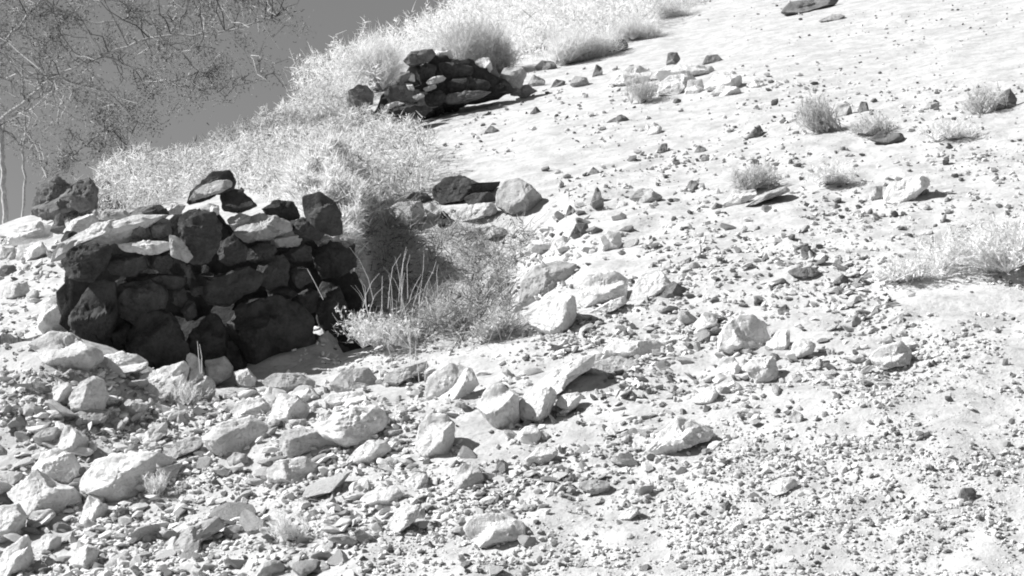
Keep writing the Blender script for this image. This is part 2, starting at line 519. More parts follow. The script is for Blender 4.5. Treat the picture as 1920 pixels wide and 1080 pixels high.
# ------------------------------------------------------------------ single stones
RK = [
 # around the foot of the big wall and the lower left corner
 ([(50, 645), (90, 622), (125, 624), (152, 640), (185, 655), (196, 672), (176, 692), (130, 698), (95, 682), (68, 662)], 'broad bright slab banked against the left foot of the big shelter wall', 'pale', dict(top=-.3)),
 ([(72, 600), (80, 570), (95, 556), (115, 555), (128, 580), (138, 610), (136, 634), (110, 626), (84, 628)], 'upright stone with a bright left edge and grey face by the big wall', 'pale', dict(ridge=-.35)),
 ([(162, 690), (190, 668), (228, 659), (262, 667), (278, 681), (272, 694), (240, 702), (200, 712), (170, 708)], 'lens-shaped pale slab in front of the foot of the big wall', 'pale', dict(top=-.4)),
 ([(133, 745), (150, 718), (175, 704), (193, 715), (201, 740), (196, 766), (176, 788), (155, 792), (140, 772)], 'rounded pale pitted boulder below the lens-shaped slab', 'pale', {}),
 ([(88, 745), (105, 722), (128, 716), (135, 735), (122, 765), (100, 772)], 'pale stone left of the rounded pitted boulder', 'pale', dict(ridge=.3)),
 ([(256, 735), (264, 705), (300, 690), (346, 676), (354, 690), (346, 726), (310, 762), (275, 757)], 'long pale slab propped beside the upright white spike', 'pale', dict(top=.0)),
 ([(347, 672), (357, 660), (375, 675), (387, 700), (391, 732), (375, 738), (360, 722), (357, 690)], 'upright white spike of stone before the dark wall', 'white', dict(ridge=.5)),
 ([(384, 676), (420, 668), (436, 688), (436, 706), (402, 727), (388, 702)], 'dark block with a bright top right of the white spike', 'mid', dict(top=.5)),
 ([(438, 697), (465, 691), (481, 710), (478, 732), (450, 727)], 'rounded white stone on the rim of the shaded hollow', 'white', {}),
 ([(105, 832), (125, 796), (146, 808), (164, 820), (166, 842), (150, 854), (114, 848)], 'white block with a dark right face standing on a pale boulder', 'white', dict(ridge=.35)),
 ([(166, 845), (172, 825), (178, 826), (182, 842), (170, 852)], 'small bright sliver right of the white block', 'white', {}),
 ([(60, 884), (75, 850), (105, 842), (135, 852), (151, 875), (146, 902), (130, 914), (100, 908), (75, 898)], 'large smooth pale boulder under the white block', 'white', dict()),
 ([(150, 908), (163, 882), (180, 860), (230, 850), (300, 848), (327, 860), (320, 888), (298, 910), (250, 938), (195, 946), (168, 928)], 'big long block with flat bright top and shaded front', 'pale', dict(top=.15, ridge=.0)),
 ([(8, 926), (45, 900), (68, 882), (86, 895), (102, 910), (141, 915), (153, 936), (148, 957), (125, 970), (95, 962), (60, 968), (38, 942)], 'angular rock with a bright left face and broad dark right face', 'pale', dict(ridge=.1)),
 ([(48, 986), (60, 960), (95, 954), (106, 965), (90, 982), (60, 994)], 'low pale stone below the broad dark-faced rock', 'white', {}),
 ([(-22, 985), (0, 950), (30, 944), (49, 970), (41, 1002), (20, 1024), (-6, 1014)], 'rounded pale stone cut by the left edge of the photo', 'pale', {}),
 ([(154, 962), (165, 928), (185, 938), (202, 950), (196, 982), (170, 987), (155, 977)], 'cleft pale stone under the big long block', 'white', dict(ridge=.5)),
 ([(203, 978), (224, 950), (241, 955), (244, 977), (220, 984)], 'small dark stone under the big long block', 'grey', {}),
 ([(-8, 1080), (10, 1030), (50, 1000), (60, 1050), (44, 1090), (10, 1095)], 'pointed bright stone in the bottom left corner', 'white', dict(ridge=.4)),
 ([(62, 1022), (85, 1000), (116, 1005), (111, 1032), (80, 1040)], 'small pale stone right of the pointed corner stone', 'pale', dict(ridge=.4)),
 ([(128, 1052), (145, 1028), (165, 1021), (184, 1030), (181, 1060), (150, 1070)], 'small block half bright half dark near the bottom edge', 'pale', dict(ridge=.3)),
 ([(326, 1024), (345, 994), (380, 978), (412, 968), (420, 990), (382, 1012), (356, 1044), (335, 1048)], 'tilted slab with a bright rim above a dark hollow, bottom left', 'mid', dict(top=.3)),
 ([(478, 1085), (495, 1054), (515, 1049), (537, 1062), (522, 1088)], 'dark-faced slab cut by the bottom edge of the photo', 'mid', dict(ridge=-.75)),
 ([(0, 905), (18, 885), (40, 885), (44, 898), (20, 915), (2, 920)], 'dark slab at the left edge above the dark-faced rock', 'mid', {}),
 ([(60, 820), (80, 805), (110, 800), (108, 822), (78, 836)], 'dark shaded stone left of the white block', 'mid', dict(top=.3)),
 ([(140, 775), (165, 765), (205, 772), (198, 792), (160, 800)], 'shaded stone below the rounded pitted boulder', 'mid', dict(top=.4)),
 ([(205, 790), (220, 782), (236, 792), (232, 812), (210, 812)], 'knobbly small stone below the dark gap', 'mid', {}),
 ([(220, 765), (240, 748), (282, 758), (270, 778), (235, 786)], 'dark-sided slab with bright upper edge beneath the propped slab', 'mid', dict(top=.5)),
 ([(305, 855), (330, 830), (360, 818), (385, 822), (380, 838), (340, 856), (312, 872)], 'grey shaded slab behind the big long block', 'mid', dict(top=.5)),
 ([(425, 860), (440, 848), (462, 852), (468, 866), (440, 880), (430, 872)], 'grey chip beside a white boulder, left of centre', 'mid', {}),
 ([(265, 822), (285, 800), (312, 790), (315, 812), (290, 836), (268, 838)], 'bright rough stone above the big long block', 'pale', {}),
 # rim rocks, centre left
 ([(503, 797), (510, 760), (525, 737), (558, 741), (582, 765), (572, 787), (548, 800), (528, 803)], 'bright sharp block with a dark right face on the rim', 'white', dict(ridge=.15)),
 ([(546, 737), (560, 721), (580, 724), (602, 745), (596, 757), (574, 760)], 'pale rounded stone right behind the bright sharp block', 'white', {}),
 ([(598, 757), (620, 738), (670, 734), (692, 745), (682, 762), (640, 770), (605, 767)], 'flat white slab on the rim of the shaded hollow', 'white', dict(top=-.2)),
 ([(428, 775), (450, 752), (490, 748), (510, 762), (500, 785), (455, 792)], 'flat grey stone with dark underside left of the sharp block', 'pale', dict(top=.1)),
 ([(380, 820), (420, 790), (470, 780), (500, 795), (505, 820), (480, 850), (430, 858), (395, 842)], 'large white boulder left of the sharp block', 'white', dict()),
 ([(522, 842), (530, 808), (560, 802), (600, 808), (642, 813), (647, 831), (600, 840), (560, 853), (533, 858)], 'long grey prism lying on its side with a shaded base', 'mid', dict(top=.2, ridge=-.6)),
 ([(588, 802), (620, 780), (660, 764), (700, 758), (724, 774), (722, 802), (692, 832), (650, 838), (608, 818)], 'rough fissured pale boulder behind the long grey prism', 'pale', dict(rough=.09)),
 ([(648, 867), (665, 845), (690, 826), (726, 826), (734, 842), (716, 858), (690, 872), (660, 873)], 'scoop-shaped stone, left half white and right half black', 'pale', dict(ridge=.1)),
 ([(778, 842), (784, 800), (800, 779), (836, 777), (852, 795), (850, 842), (830, 863), (798, 863)], 'pale block with a shaded front corner below the tall stems', 'pale', dict(ridge=.45)),
 ([(498, 882), (520, 864), (570, 856), (597, 869), (582, 898), (540, 913), (503, 903)], 'broad whitish boulder below the long grey prism', 'white', dict()),
 ([(797, 748), (800, 710), (815, 694), (846, 681), (882, 688), (898, 720), (872, 748), (838, 760)], 'large smooth white boulder right of the tall dry stems', 'white', dict()),
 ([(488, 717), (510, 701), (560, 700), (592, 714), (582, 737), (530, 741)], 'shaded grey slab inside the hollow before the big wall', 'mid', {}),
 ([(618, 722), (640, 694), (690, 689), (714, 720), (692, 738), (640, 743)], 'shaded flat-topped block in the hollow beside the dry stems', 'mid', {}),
 ([(848, 902), (868, 868), (900, 876), (908, 900), (892, 922), (858, 918)], 'weathered grey cobble with a dark hollow beneath, bottom centre', 'mid', {}),
 ([(712, 720), (725, 700), (752, 690), (800, 676), (806, 690), (760, 712), (735, 732)], 'flat slab with bright edge behind the tall stems', 'mid', dict(top=.6)),
 ([(680, 930), (710, 915), (745, 912), (758, 928), (730, 945), (690, 948)], 'small whitish stone in the gravel, bottom centre left', 'white', {}),
 ([(755, 905), (780, 885), (802, 890), (802, 912), (775, 922)], 'rounded white cobble left of the weathered grey cobble', 'white', {}),
 ([(725, 985), (745, 955), (790, 945), (782, 972), (745, 1002)], 'smooth pale stone in the gravel with a dark slit beside it', 'pale', dict(top=.3)),
 ([(545, 945), (570, 930), (585, 945), (575, 965), (550, 965)], 'bright stone beside a dark gap, bottom left of centre', 'white', dict(ridge=.3)),
 # centre
 ([(893, 762), (915, 724), (940, 719), (972, 740), (975, 792), (950, 814), (918, 792)], 'broad smooth pale boulder half sunk in the central scree', 'white', dict()),
 ([(966, 762), (985, 738), (1030, 723), (1047, 738), (1032, 774), (1010, 793), (983, 793)], 'pale stone with a black right face in the central scree', 'white', dict(ridge=.25)),
 ([(1040, 757), (1055, 740), (1085, 734), (1093, 743), (1082, 762), (1063, 775)], 'small stone half white half dark in the central scree', 'pale', dict(ridge=.1)),
 ([(985, 748), (1010, 715), (1050, 692), (1092, 668), (1116, 664), (1112, 690), (1070, 712), (1052, 734), (1012, 756)], 'long slanting slab in the middle of the scree', 'pale', dict(top=.2)),
 ([(1083, 702), (1110, 680), (1160, 667), (1197, 679), (1203, 702), (1170, 712), (1118, 708)], 'flat grey slab with a dark underside in the central scree', 'mid', dict(top=.1)),
 ([(1125, 662), (1150, 639), (1230, 638), (1260, 655), (1242, 672), (1178, 674)], 'low white rounded slab with a small dark triangular stone on it', 'white', dict()),
 ([(1199, 617), (1214, 612), (1229, 616), (1222, 644), (1212, 640)], 'small dark triangular stone on the low white slab', 'mid', dict(Z=5.9)),
 ([(963, 822), (985, 799), (1005, 797), (1017, 815), (1001, 838), (974, 835)], 'small smooth white stone below the broad pale boulder', 'white', {}),
 ([(983, 862), (1010, 839), (1040, 837), (1047, 850), (1022, 871), (989, 873)], 'low pale stone with a dark lower edge, centre bottom', 'pale', dict(top=.1)),
 ([(1205, 852), (1232, 815), (1250, 800), (1270, 783), (1302, 788), (1340, 806), (1334, 822), (1290, 836), (1240, 858)], 'rugged overhanging rock with a long black hollow beneath it', 'pale', dict(top=-.1, rough=.09)),
 ([(868, 988), (890, 965), (940, 963), (982, 980), (987, 1002), (940, 1019), (900, 1025), (878, 1008)], 'squat rock with a long dark base, bottom centre', 'pale', dict(top=.0)),
 ([(1082, 915), (1095, 902), (1120, 899), (1143, 904), (1142, 922), (1110, 926)], 'small dark flat rock under a pale ledge, bottom centre', 'mid', dict(top=.7)),
 ([(1158, 968), (1185, 949), (1200, 949), (1196, 962), (1170, 980)], 'small white stone with a dark slit below, bottom centre right', 'white', dict(top=.0)),
 ([(972, 575), (978, 530), (1000, 500), (1040, 489), (1080, 494), (1077, 516), (1050, 537), (1010, 558), (990, 595)], 'large grey slab leaning behind the bright angular rock', 'mid', dict(Z=6.95, top=.2)),
 ([(982, 588), (1010, 570), (1045, 554), (1062, 545), (1077, 560), (1084, 590), (1072, 612), (1045, 638), (1020, 626), (993, 608)], 'bright angular rock with a dark right face at the centre', 'white', dict(ridge=.35)),
 ([(1178, 563), (1200, 515), (1236, 504), (1258, 530), (1247, 557), (1215, 568)], 'smooth pale slab standing right of the central rocks', 'white', dict(ridge=.7)),
 ([(1080, 560), (1100, 515), (1150, 508), (1180, 522), (1172, 560), (1120, 585), (1090, 580)], 'broad low pale boulder between the central rocks', 'pale', dict(top=-.1)),
 ([(1102, 588), (1140, 566), (1170, 555), (1178, 566), (1150, 583), (1115, 594)], 'thin slab above a dark slit in the central scree', 'pale', dict(top=.5)),
 ([(1236, 557), (1250, 538), (1262, 527), (1286, 540), (1297, 557), (1270, 561)], 'dark arched stone beside the smooth standing slab', 'grey', {}),
 ([(898, 532), (905, 505), (920, 499), (936, 520), (938, 542), (915, 547)], 'small upright stone, white left and dark right, by the grass', 'pale', dict(ridge=-.05)),
 ([(930, 545), (950, 530), (968, 528), (972, 545), (950, 556)], 'dark stone next to the small upright stone', 'grey', {}),
 ([(873, 441), (885, 428), (930, 424), (957, 432), (951, 444), (900, 450)], 'long grey bolster-shaped stone beside the shaded hollow', 'mid', dict(power=3.5)),
 ([(718, 397), (745, 381), (790, 377), (797, 400), (792, 422), (750, 433), (723, 422)], 'round grey boulder at the edge of the dry grass', 'mid', dict(ridge=.5)),
 ([(795, 388), (806, 380), (824, 392), (820, 414), (804, 418)], 'white stone between the round boulder and a black wedge', 'white', {}),
 ([(818, 402), (832, 394), (846, 410), (846, 434), (824, 434)], 'black wedge-shaped stone right of the round grey boulder', 'dark', {}),
 ([(810, 353), (834, 334), (866, 331), (905, 347), (940, 339), (926, 360), (882, 364), (868, 380), (830, 384), (812, 372)], 'dark arched slab roofing a low hollow in mid slope', 'dark', dict(lean=20)),
 ([(932, 360), (945, 338), (975, 334), (992, 346), (1012, 366), (1032, 386), (1029, 408), (1000, 404), (960, 404), (930, 388)], 'grey boulder with a dark right side, right of the dark arched slab', 'mid', dict(ridge=.1)),
 ([(1001, 402), (1006, 370), (1016, 359), (1031, 375), (1037, 396), (1022, 411)], 'dark stone against the right flank of the pale grey boulder', 'grey', dict(Z=9.4)),
 ([(1059, 407), (1068, 382), (1079, 395), (1078, 412)], 'small dark upright wedge, centre of the slope', 'grey', {}),
 ([(1068, 442), (1080, 419), (1101, 417), (1107, 440), (1086, 455)], 'dark broken stone below the small upright wedge', 'grey', {}),
 ([(1123, 447), (1140, 431), (1162, 435), (1167, 456), (1150, 478), (1126, 472)], 'white rounded stone right of the dark broken stone', 'white', {}),
 ([(983, 468), (1000, 450), (1045, 447), (1053, 465), (1022, 478)], 'white flat stone below the pale grey boulder', 'white', {}),
 ([(1040, 450), (1056, 440), (1072, 455), (1070, 472), (1048, 470)], 'white angular stone beside the flat white stone', 'white', {}),
 ([(846, 405), (870, 385), (925, 380), (935, 400), (900, 412), (860, 418)], 'pale low block inside the low hollow', 'pale', {}),
 # right-hand slope
 ([(1276, 370), (1295, 337), (1306, 339), (1317, 359), (1300, 368)], 'dark pyramid-shaped stone on the open slope', 'grey', dict(ridge=.0)),
 ([(1180, 372), (1196, 354), (1220, 354), (1243, 371), (1225, 382), (1200, 384)], 'flat grey oval stone left of the dark pyramid', 'mid', {}),
 ([(1106, 386), (1118, 348), (1126, 358), (1130, 382), (1118, 388)], 'dark notched stone left of the flat oval stone', 'grey', {}),
 ([(1353, 387), (1375, 358), (1420, 354), (1417, 369), (1385, 388)], 'white slab in front of the grey tuft on the right slope', 'white', dict(top=.0)),
 ([(1393, 388), (1440, 360), (1470, 349), (1482, 360), (1430, 377), (1405, 388)], 'long narrow slab with a dark underside on the right slope', 'mid', dict(top=.2)),
 ([(1333, 392), (1342, 380), (1356, 384), (1352, 396)], 'small dark stone left of the white slab', 'grey', {}),
 ([(1656, 378), (1668, 345), (1700, 334), (1732, 329), (1747, 345), (1722, 362), (1705, 378), (1680, 388)], 'large pale boulder with a black right underside on the right slope', 'white', dict(ridge=.55)),
 ([(1630, 378), (1632, 350), (1656, 348), (1652, 376), (1640, 380)], 'grey stone left of the large pale boulder', 'mid', {}),
 ([(1504, 484), (1501, 465), (1515, 461), (1538, 485), (1531, 497), (1512, 497)], 'dark blocky stone on the right slope above a long dark one', 'grey', {}),
 ([(1475, 510), (1490, 502), (1525, 504), (1548, 516), (1520, 522), (1490, 520)], 'long flat dark stone on the right slope', 'grey', dict()),
 ([(1558, 532), (1580, 514), (1591, 519), (1587, 532)], 'small dark pointed stone right of the long flat dark one', 'grey', {}),
 ([(1668, 532), (1678, 520), (1690, 530), (1682, 538)], 'very small dark stone under the right-hand shrub', 'grey', {}),
 ([(1343, 652), (1358, 610), (1385, 589), (1412, 589), (1437, 605), (1447, 642), (1430, 664), (1395, 672), (1363, 664)], 'large knobbly white boulder in the right-hand scree', 'white', dict()),
 ([(1436, 647), (1460, 619), (1481, 617), (1480, 642), (1466, 668), (1447, 668)], 'white block wedged against the large knobbly boulder', 'white', dict(ridge=.5)),
 ([(1479, 668), (1490, 640), (1505, 634), (1532, 645), (1522, 662), (1500, 671)], 'pale block with a shaded right end beside two white ones', 'pale', dict(ridge=.3)),
 ([(1386, 694), (1410, 674), (1446, 668), (1460, 690), (1452, 715), (1412, 724), (1404, 697)], 'square white block with a dark left gap in the scree', 'white', dict()),
 ([(1343, 692), (1350, 671), (1376, 667), (1388, 690), (1377, 724), (1358, 719)], 'grey-white stone left of the square white block', 'pale', dict(ridge=.5)),
 ([(1298, 612), (1320, 584), (1346, 589), (1342, 614), (1318, 622)], 'pale stone left of the large knobbly boulder', 'pale', {}),
 ([(1461, 607), (1459, 580), (1475, 569), (1480, 590), (1471, 608)], 'small dark upright stone above the wedged white block', 'grey', {}),
 ([(1628, 673), (1650, 650), (1690, 639), (1712, 660), (1702, 682), (1650, 694)], 'low slab with a long black shadow line under it, right', 'pale', dict(top=-.3)),
 ([(1624, 598), (1640, 574), (1662, 569), (1664, 592)], 'grey angular stone on the right, uphill of the low slab', 'mid', {}),
 ([(1663, 604), (1690, 587), (1694, 622), (1670, 614)], 'grey flat stone right of the grey angular stone', 'mid', {}),
 ([(1796, 937), (1805, 914), (1828, 915), (1831, 935), (1821, 957), (1805, 962)], 'dark jagged stone alone on the lower right gravel', 'grey', {}),
 ([(1716, 970), (1730, 954), (1744, 968), (1730, 977)], 'small dark stone left of the jagged one', 'grey', {}),
 ([(1438, 923), (1470, 899), (1490, 897), (1497, 906), (1470, 923), (1450, 929)], 'white slab with a thin black lower edge on the gravel', 'white', dict(top=.0)),
 ([(1356, 1003), (1385, 977), (1400, 977), (1372, 1007)], 'pale tilted slab with a dark stripe, bottom right of centre', 'pale', dict(top=.4)),
 ([(1478, 788), (1490, 769), (1505, 777), (1510, 796), (1490, 801)], 'round grey cobble in the right-hand gravel', 'mid', dict(ridge=.2)),
 ([(1296, 754), (1310, 735), (1335, 721), (1348, 740), (1333, 760)], 'white block with a dark right corner above the rugged overhang', 'white', dict(ridge=.5)),
 ([(1420, 880), (1440, 866), (1462, 868), (1466, 878), (1436, 890)], 'small white stone with dark base in the right gravel', 'white', dict(top=.0)),
 ([(1352, 950), (1365, 938), (1376, 950), (1360, 960)], 'small dark cobble above the pale tilted slab', 'grey', {}),
 ([(1515, 880), (1525, 875), (1532, 884), (1524, 892)], 'tiny round dark cobble in the right gravel', 'grey', {}),
 # upper slope
 ([(1249, 122), (1252, 99), (1270, 97), (1276, 112), (1262, 127)], 'dark stone standing on the pale cairn high on the slope', 'grey', dict(Z=13.6)),
 ([(1313, 127), (1325, 104), (1346, 102), (1358, 119), (1335, 127)], 'dark sloping stone on the back of the pale cairn', 'grey', {}),
 ([(1318, 168), (1340, 139), (1376, 131), (1391, 145), (1390, 162), (1360, 175)], 'boulder with a black right side at the end of the cairn', 'pale', dict(ridge=.25)),
 ([(1222, 142), (1250, 122), (1300, 120), (1340, 124), (1336, 140), (1280, 148), (1236, 152)], 'flat pale slab forming the top of the cairn', 'white', dict(top=-.3)),
 ([(1230, 180), (1240, 152), (1275, 146), (1285, 166), (1270, 184)], 'pale block in the lower course of the cairn', 'pale', {}),
 ([(1282, 182), (1290, 150), (1318, 148), (1320, 172), (1300, 184)], 'pale block beside the black-sided boulder of the cairn', 'pale', {}),
 ([(1438, 168), (1460, 154), (1471, 157), (1466, 167)], 'flat dark stone right of the cairn', 'mid', {}),
 ([(1858, 203), (1880, 175), (1894, 163), (1907, 185), (1902, 203), (1870, 218)], 'dark ridged stone by the right edge, high on the slope', 'grey', {}),
 ([(1462, 24), (1480, 4), (1520, -2), (1582, -8), (1562, 12), (1500, 29)], 'dark slab at the top edge of the photo', 'grey', dict(top=.3)),
 ([(1528, 42), (1560, 27), (1587, 29), (1572, 40)], 'thin dark slab just below the topmost slab', 'mid', dict(top=.4)),
 ([(933, 152), (945, 127), (980, 124), (987, 140), (977, 168), (950, 173)], 'grey block leaning on the right end of the upper shelter', 'mid', dict(Z=13.9)),
 ([(983, 168), (1000, 139), (1022, 150), (1017, 172)], 'grey stone right of the upper shelter', 'mid', {}),
 ([(1030, 168), (1042, 148), (1060, 152), (1058, 170)], 'dark stone a little right of the upper shelter', 'grey', {}),
 ([(760, 262), (775, 241), (796, 255), (802, 262)], 'dark triangular stone below the upper shelter', 'grey', {}),
 ([(903, 254), (920, 234), (937, 245), (926, 255)], 'dark lump of rock below the right end of the upper shelter', 'grey', {}),
 ([(992, 214), (1005, 199), (1017, 212), (1008, 218)], 'dark stone on the pale apron right of the upper shelter', 'grey', {}),
 ([(1135, 230), (1165, 214), (1182, 226), (1160, 234)], 'small dark jagged stone between upper shelter and cairn', 'grey', {}),
 ([(1212, 254), (1225, 227), (1242, 240), (1237, 258)], 'pale pointed stone below the cairn', 'pale', dict(ridge=.3)),
 ([(1100, 330), (1112, 312), (1128, 326), (1118, 332)], 'dark little stone in the middle of the bare slope', 'grey', {}),
 ([(868, 372), (885, 362), (920, 360), (932, 376), (915, 388), (880, 386)], 'dark stone set under the dark arched slab', 'dark', dict(lean=20)),
 ([(760, 372), (775, 360), (800, 362), (812, 376), (790, 384)], 'dark stone where the grass meets the dark arched slab', 'grey', {}),
 ([(1036, 410), (1044, 396), (1060, 402), (1062, 416), (1046, 420)], 'small grey stone at the right end of the low stone row', 'mid', {}),
 ([(1000, 128), (1016, 112), (1040, 116), (1046, 132), (1022, 138)], 'dark stone at the foot of the bushes right of the upper shelter', 'grey', {}),
 ([(1120, 100), (1140, 78), (1170, 74), (1180, 88), (1150, 104)], 'dark rock under the pale spreading bush', 'grey', {}),
 ([(1066, 158), (1078, 142), (1100, 146), (1106, 162), (1084, 170)], 'grey block in the broken stone row right of the upper shelter', 'mid', {}),
 ([(1108, 150), (1118, 120), (1128, 126), (1132, 152)], 'dark upright stone in the broken stone row', 'grey', {}),
 ([(1140, 158), (1160, 130), (1200, 120), (1224, 136), (1214, 156), (1170, 166)], 'broad pale slab at the left end of the cairn', 'white', dict(top=-.2)),
 ([(1398, 160), (1412, 148), (1432, 152), (1434, 164), (1410, 168)], 'low pale stone just right of the black-sided boulder', 'pale', {}),
 ([(1560, 225), (1572, 196), (1592, 192), (1600, 222), (1580, 232)], 'grey stone right of the fan-shaped tuft, upper right', 'mid', dict(ridge=.1)),
 ([(1606, 222), (1614, 190), (1626, 192), (1628, 216)], 'dark stone beside a grey one, upper right', 'grey', {}),
 ([(1630, 262), (1650, 246), (1690, 250), (1696, 264), (1660, 272)], 'flat dark stone in the low scrub, upper right', 'grey', {}),
 ([(1395, 262), (1408, 248), (1424, 232), (1432, 246), (1418, 262)], 'dark jagged stone in the open between tuft and cairn', 'grey', {}),
 ([(1300, 288), (1310, 272), (1322, 276), (1326, 290)], 'dark little stone at the left end of a gritty ledge', 'grey', {}),
 ([(1228, 290), (1240, 270), (1252, 268), (1250, 286)], 'dark leaning stone left of the gritty ledge', 'grey', {}),
 ([(1730, 205), (1742, 190), (1760, 192), (1758, 206)], 'small ring-marked grey stone on the upper slope', 'mid', {}),
 ([(1236, 158), (1256, 140), (1296, 138), (1312, 156), (1290, 168), (1250, 170)], 'pale stone in the middle of the cairn, behind the grey tuft', 'pale', {}),
 ([(1296, 140), (1306, 122), (1322, 124), (1326, 142), (1310, 148)], 'small dark-gapped stone near the top of the cairn', 'mid', {}),
 ([(1330, 176), (1350, 160), (1384, 164), (1392, 178), (1360, 186)], 'low stone in front of the black-sided boulder of the cairn', 'pale', {}),
 ([(1185, 176), (1196, 158), (1224, 156), (1234, 174), (1210, 184)], 'pale stone at the left foot of the cairn', 'pale', {}),
 ([(96, 436), (104, 404), (116, 398), (122, 424), (112, 440)], 'dark upright stone on the ground left of the big shelter top', 'grey', dict(Z=8.6)),
 ([(0, 462), (20, 430), (70, 414), (100, 424), (96, 446), (40, 458)], 'broad pale slab at the left edge level with the shelter top', 'pale', dict(top=-.2, Z=8.8)),
 ([(120, 436), (140, 410), (176, 400), (186, 416), (160, 436), (134, 446)], 'pale stone on the ground behind the left top of the big shelter', 'pale', dict(Z=8.2)),
 ([(180, 410), (204, 392), (236, 394), (246, 408), (214, 418)], 'grey slab behind the left top of the big shelter', 'mid', dict(Z=8.4)),
 ([(112, 452), (124, 432), (146, 436), (150, 452), (130, 460)], 'dark shaded chip of rock left of the big shelter top', 'dark', dict(Z=7.9)),
 ([(-10, 520), (4, 498), (24, 496), (34, 512), (16, 526)], 'dark-shaded stone at the left edge under a grey one', 'grey', {}),
 # left skyline
 ([(58, 404), (70, 352), (104, 330), (138, 344), (152, 392), (112, 414)], 'dark weathered mound of rock under the skyline shrub', 'grey', dict(Z=11.2, rough=.12)),
 ([(132, 388), (146, 340), (166, 332), (182, 352), (180, 392), (156, 402)], 'dark lumpy rock beside the rounded skyline boulder', 'grey', dict(Z=11.0, rough=.12)),
 ([(236, 404), (262, 388), (300, 384), (322, 396), (300, 408), (256, 412)], 'flat dark slab on the ground behind the top of the big shelter', 'grey', dict(Z=9.2)),
 ([(168, 384), (180, 343), (200, 338), (217, 355), (218, 386), (195, 398)], 'dark rounded boulder on the left skyline', 'grey', dict(ridge=-.5)),
 ([(196, 402), (220, 374), (238, 385), (232, 404)], 'dark angular stone right of the rounded skyline boulder', 'grey', {}),
 ([(28, 488), (35, 459), (80, 454), (92, 475), (60, 494)], 'bright white block on the left ledge', 'white', dict(top=.3)),
 ([(-6, 492), (5, 465), (28, 464), (29, 488), (10, 500)], 'grey stone left of the bright block on the left ledge', 'mid', {}),
 ([(20, 520), (36, 502), (48, 512), (38, 526)], 'small white stone under the left ledge', 'white', {}),
 ([(0, 555), (15, 528), (50, 530), (58, 552), (30, 562)], 'flat pale stone at the left edge level with the big wall', 'pale', {}),
 ([(66, 400), (68, 368), (78, 360), (84, 372), (86, 398)], 'small white stone under the left skyline shrub', 'white', {}),
 ([(84, 392), (84, 362), (92, 356), (98, 372), (98, 392)], 'second small white stone under the skyline shrub', 'white', {}),
]
for poly, label, tone, kw in RK:
    kw = dict(kw)
    big = max(p[0] for p in poly) - min(p[0] for p in poly)
    kw.setdefault('N', 60 if big > 60 else 36); kw.setdefault('K', 20 if big > 60 else 12)
    if 'Z' not in kw: kw['sink'] = .30 if big < 50 else .16
    stone(poly, label, tone, **kw)

# ------------------------------------------------------------------ loose stones (own objects) and gravel (one mesh)
def chipped(sub, seed, cuts=9, flat=.7):
    bm = bmesh.new()
    bmesh.ops.create_icosphere(bm, subdivisions=sub, radius=1)
    r = random.Random(seed)
    off = Vector((seed * 3.1, seed * 1.7, 0))
    for _ in range(cuts):
        n = Vector((r.gauss(0, 1), r.gauss(0, 1), r.gauss(0, 1))).normalized()
        d = r.uniform(.38, .80)
        for v in bm.verts:
            k = v.co.dot(n) - d
            if k > 0: v.co -= n * k
    for v in bm.verts:
        v.co *= 1 + .10 * mnoise.noise(v.co * 2.2 + off) + .05 * mnoise.noise(v.co * 6 + off)
        v.co.z *= flat
    V = np.array([tuple(v.co) for v in bm.verts]); Fc = np.array([[v.index for v in f.verts] for f in bm.faces])
    bm.free()
    return V, Fc


base_meshes = {}
for t in ('white', 'pale', 'mid', 'grey'):
    for k in range(5):
        V, Fc = chipped(4, 31 * k + len(t), cuts=12, flat=.52)
        o = mesh_np('rock', V, [Fc], M[t])
        o.data.set_sharp_from_angle(angle=R(24))
        base_meshes[t, k] = o.data
        bpy.data.objects.remove(o)

ZONES = [  # region polygon in the photograph, count, size range (photo px), tones, label, group
    ('lower left', [(0, 700), (480, 720), (620, 800), (640, 1080), (0, 1080)], 66, (34, 96), 'white white pale pale mid', 'loose angular stone in the coarse rubble heap below the big shelter', 'stones of the coarse rubble below the big shelter'),
    ('lower middle', [(560, 800), (900, 700), (1300, 640), (1340, 860), (1200, 1080), (560, 1080)], 46, (24, 56), 'white white pale pale mid', 'loose pale stone among the gravel in the lower middle of the slope', 'stones in the lower middle gravel'),
    ('right scree', [(1060, 570), (1560, 560), (1740, 640), (1640, 740), (1300, 780), (1080, 660)], 34, (20, 46), 'white white pale mid', 'loose stone in the scree band on the right half', 'stones of the right-hand scree band'),
    ('mid slope', [(1080, 340), (1500, 340), (1640, 480), (1300, 540), (1080, 480)], 14, (20, 36), 'white pale mid', 'stone lying on the open mid slope right of the centre', 'stones of the open mid slope'),
    ('left ledge', [(0, 480), (130, 470), (150, 600), (60, 660), (0, 700)], 10, (20, 44), 'white pale mid', 'loose pale stone on the ledge left of the big shelter', 'stones on the left ledge'),
]


def inside(u, v, poly):
    P = np.array(poly, float); Q = np.roll(P, -1, 0)
    u, v = np.asarray(u, float), np.asarray(v, float)
    c = np.zeros(u.shape, bool)
    for (x1, y1), (x2, y2) in zip(P, Q):
        if y1 == y2: continue
        m = ((y1 > v) != (y2 > v)) & (u < (x2 - x1) * (v - y1) / (y2 - y1) + x1)
        c ^= m
    return c


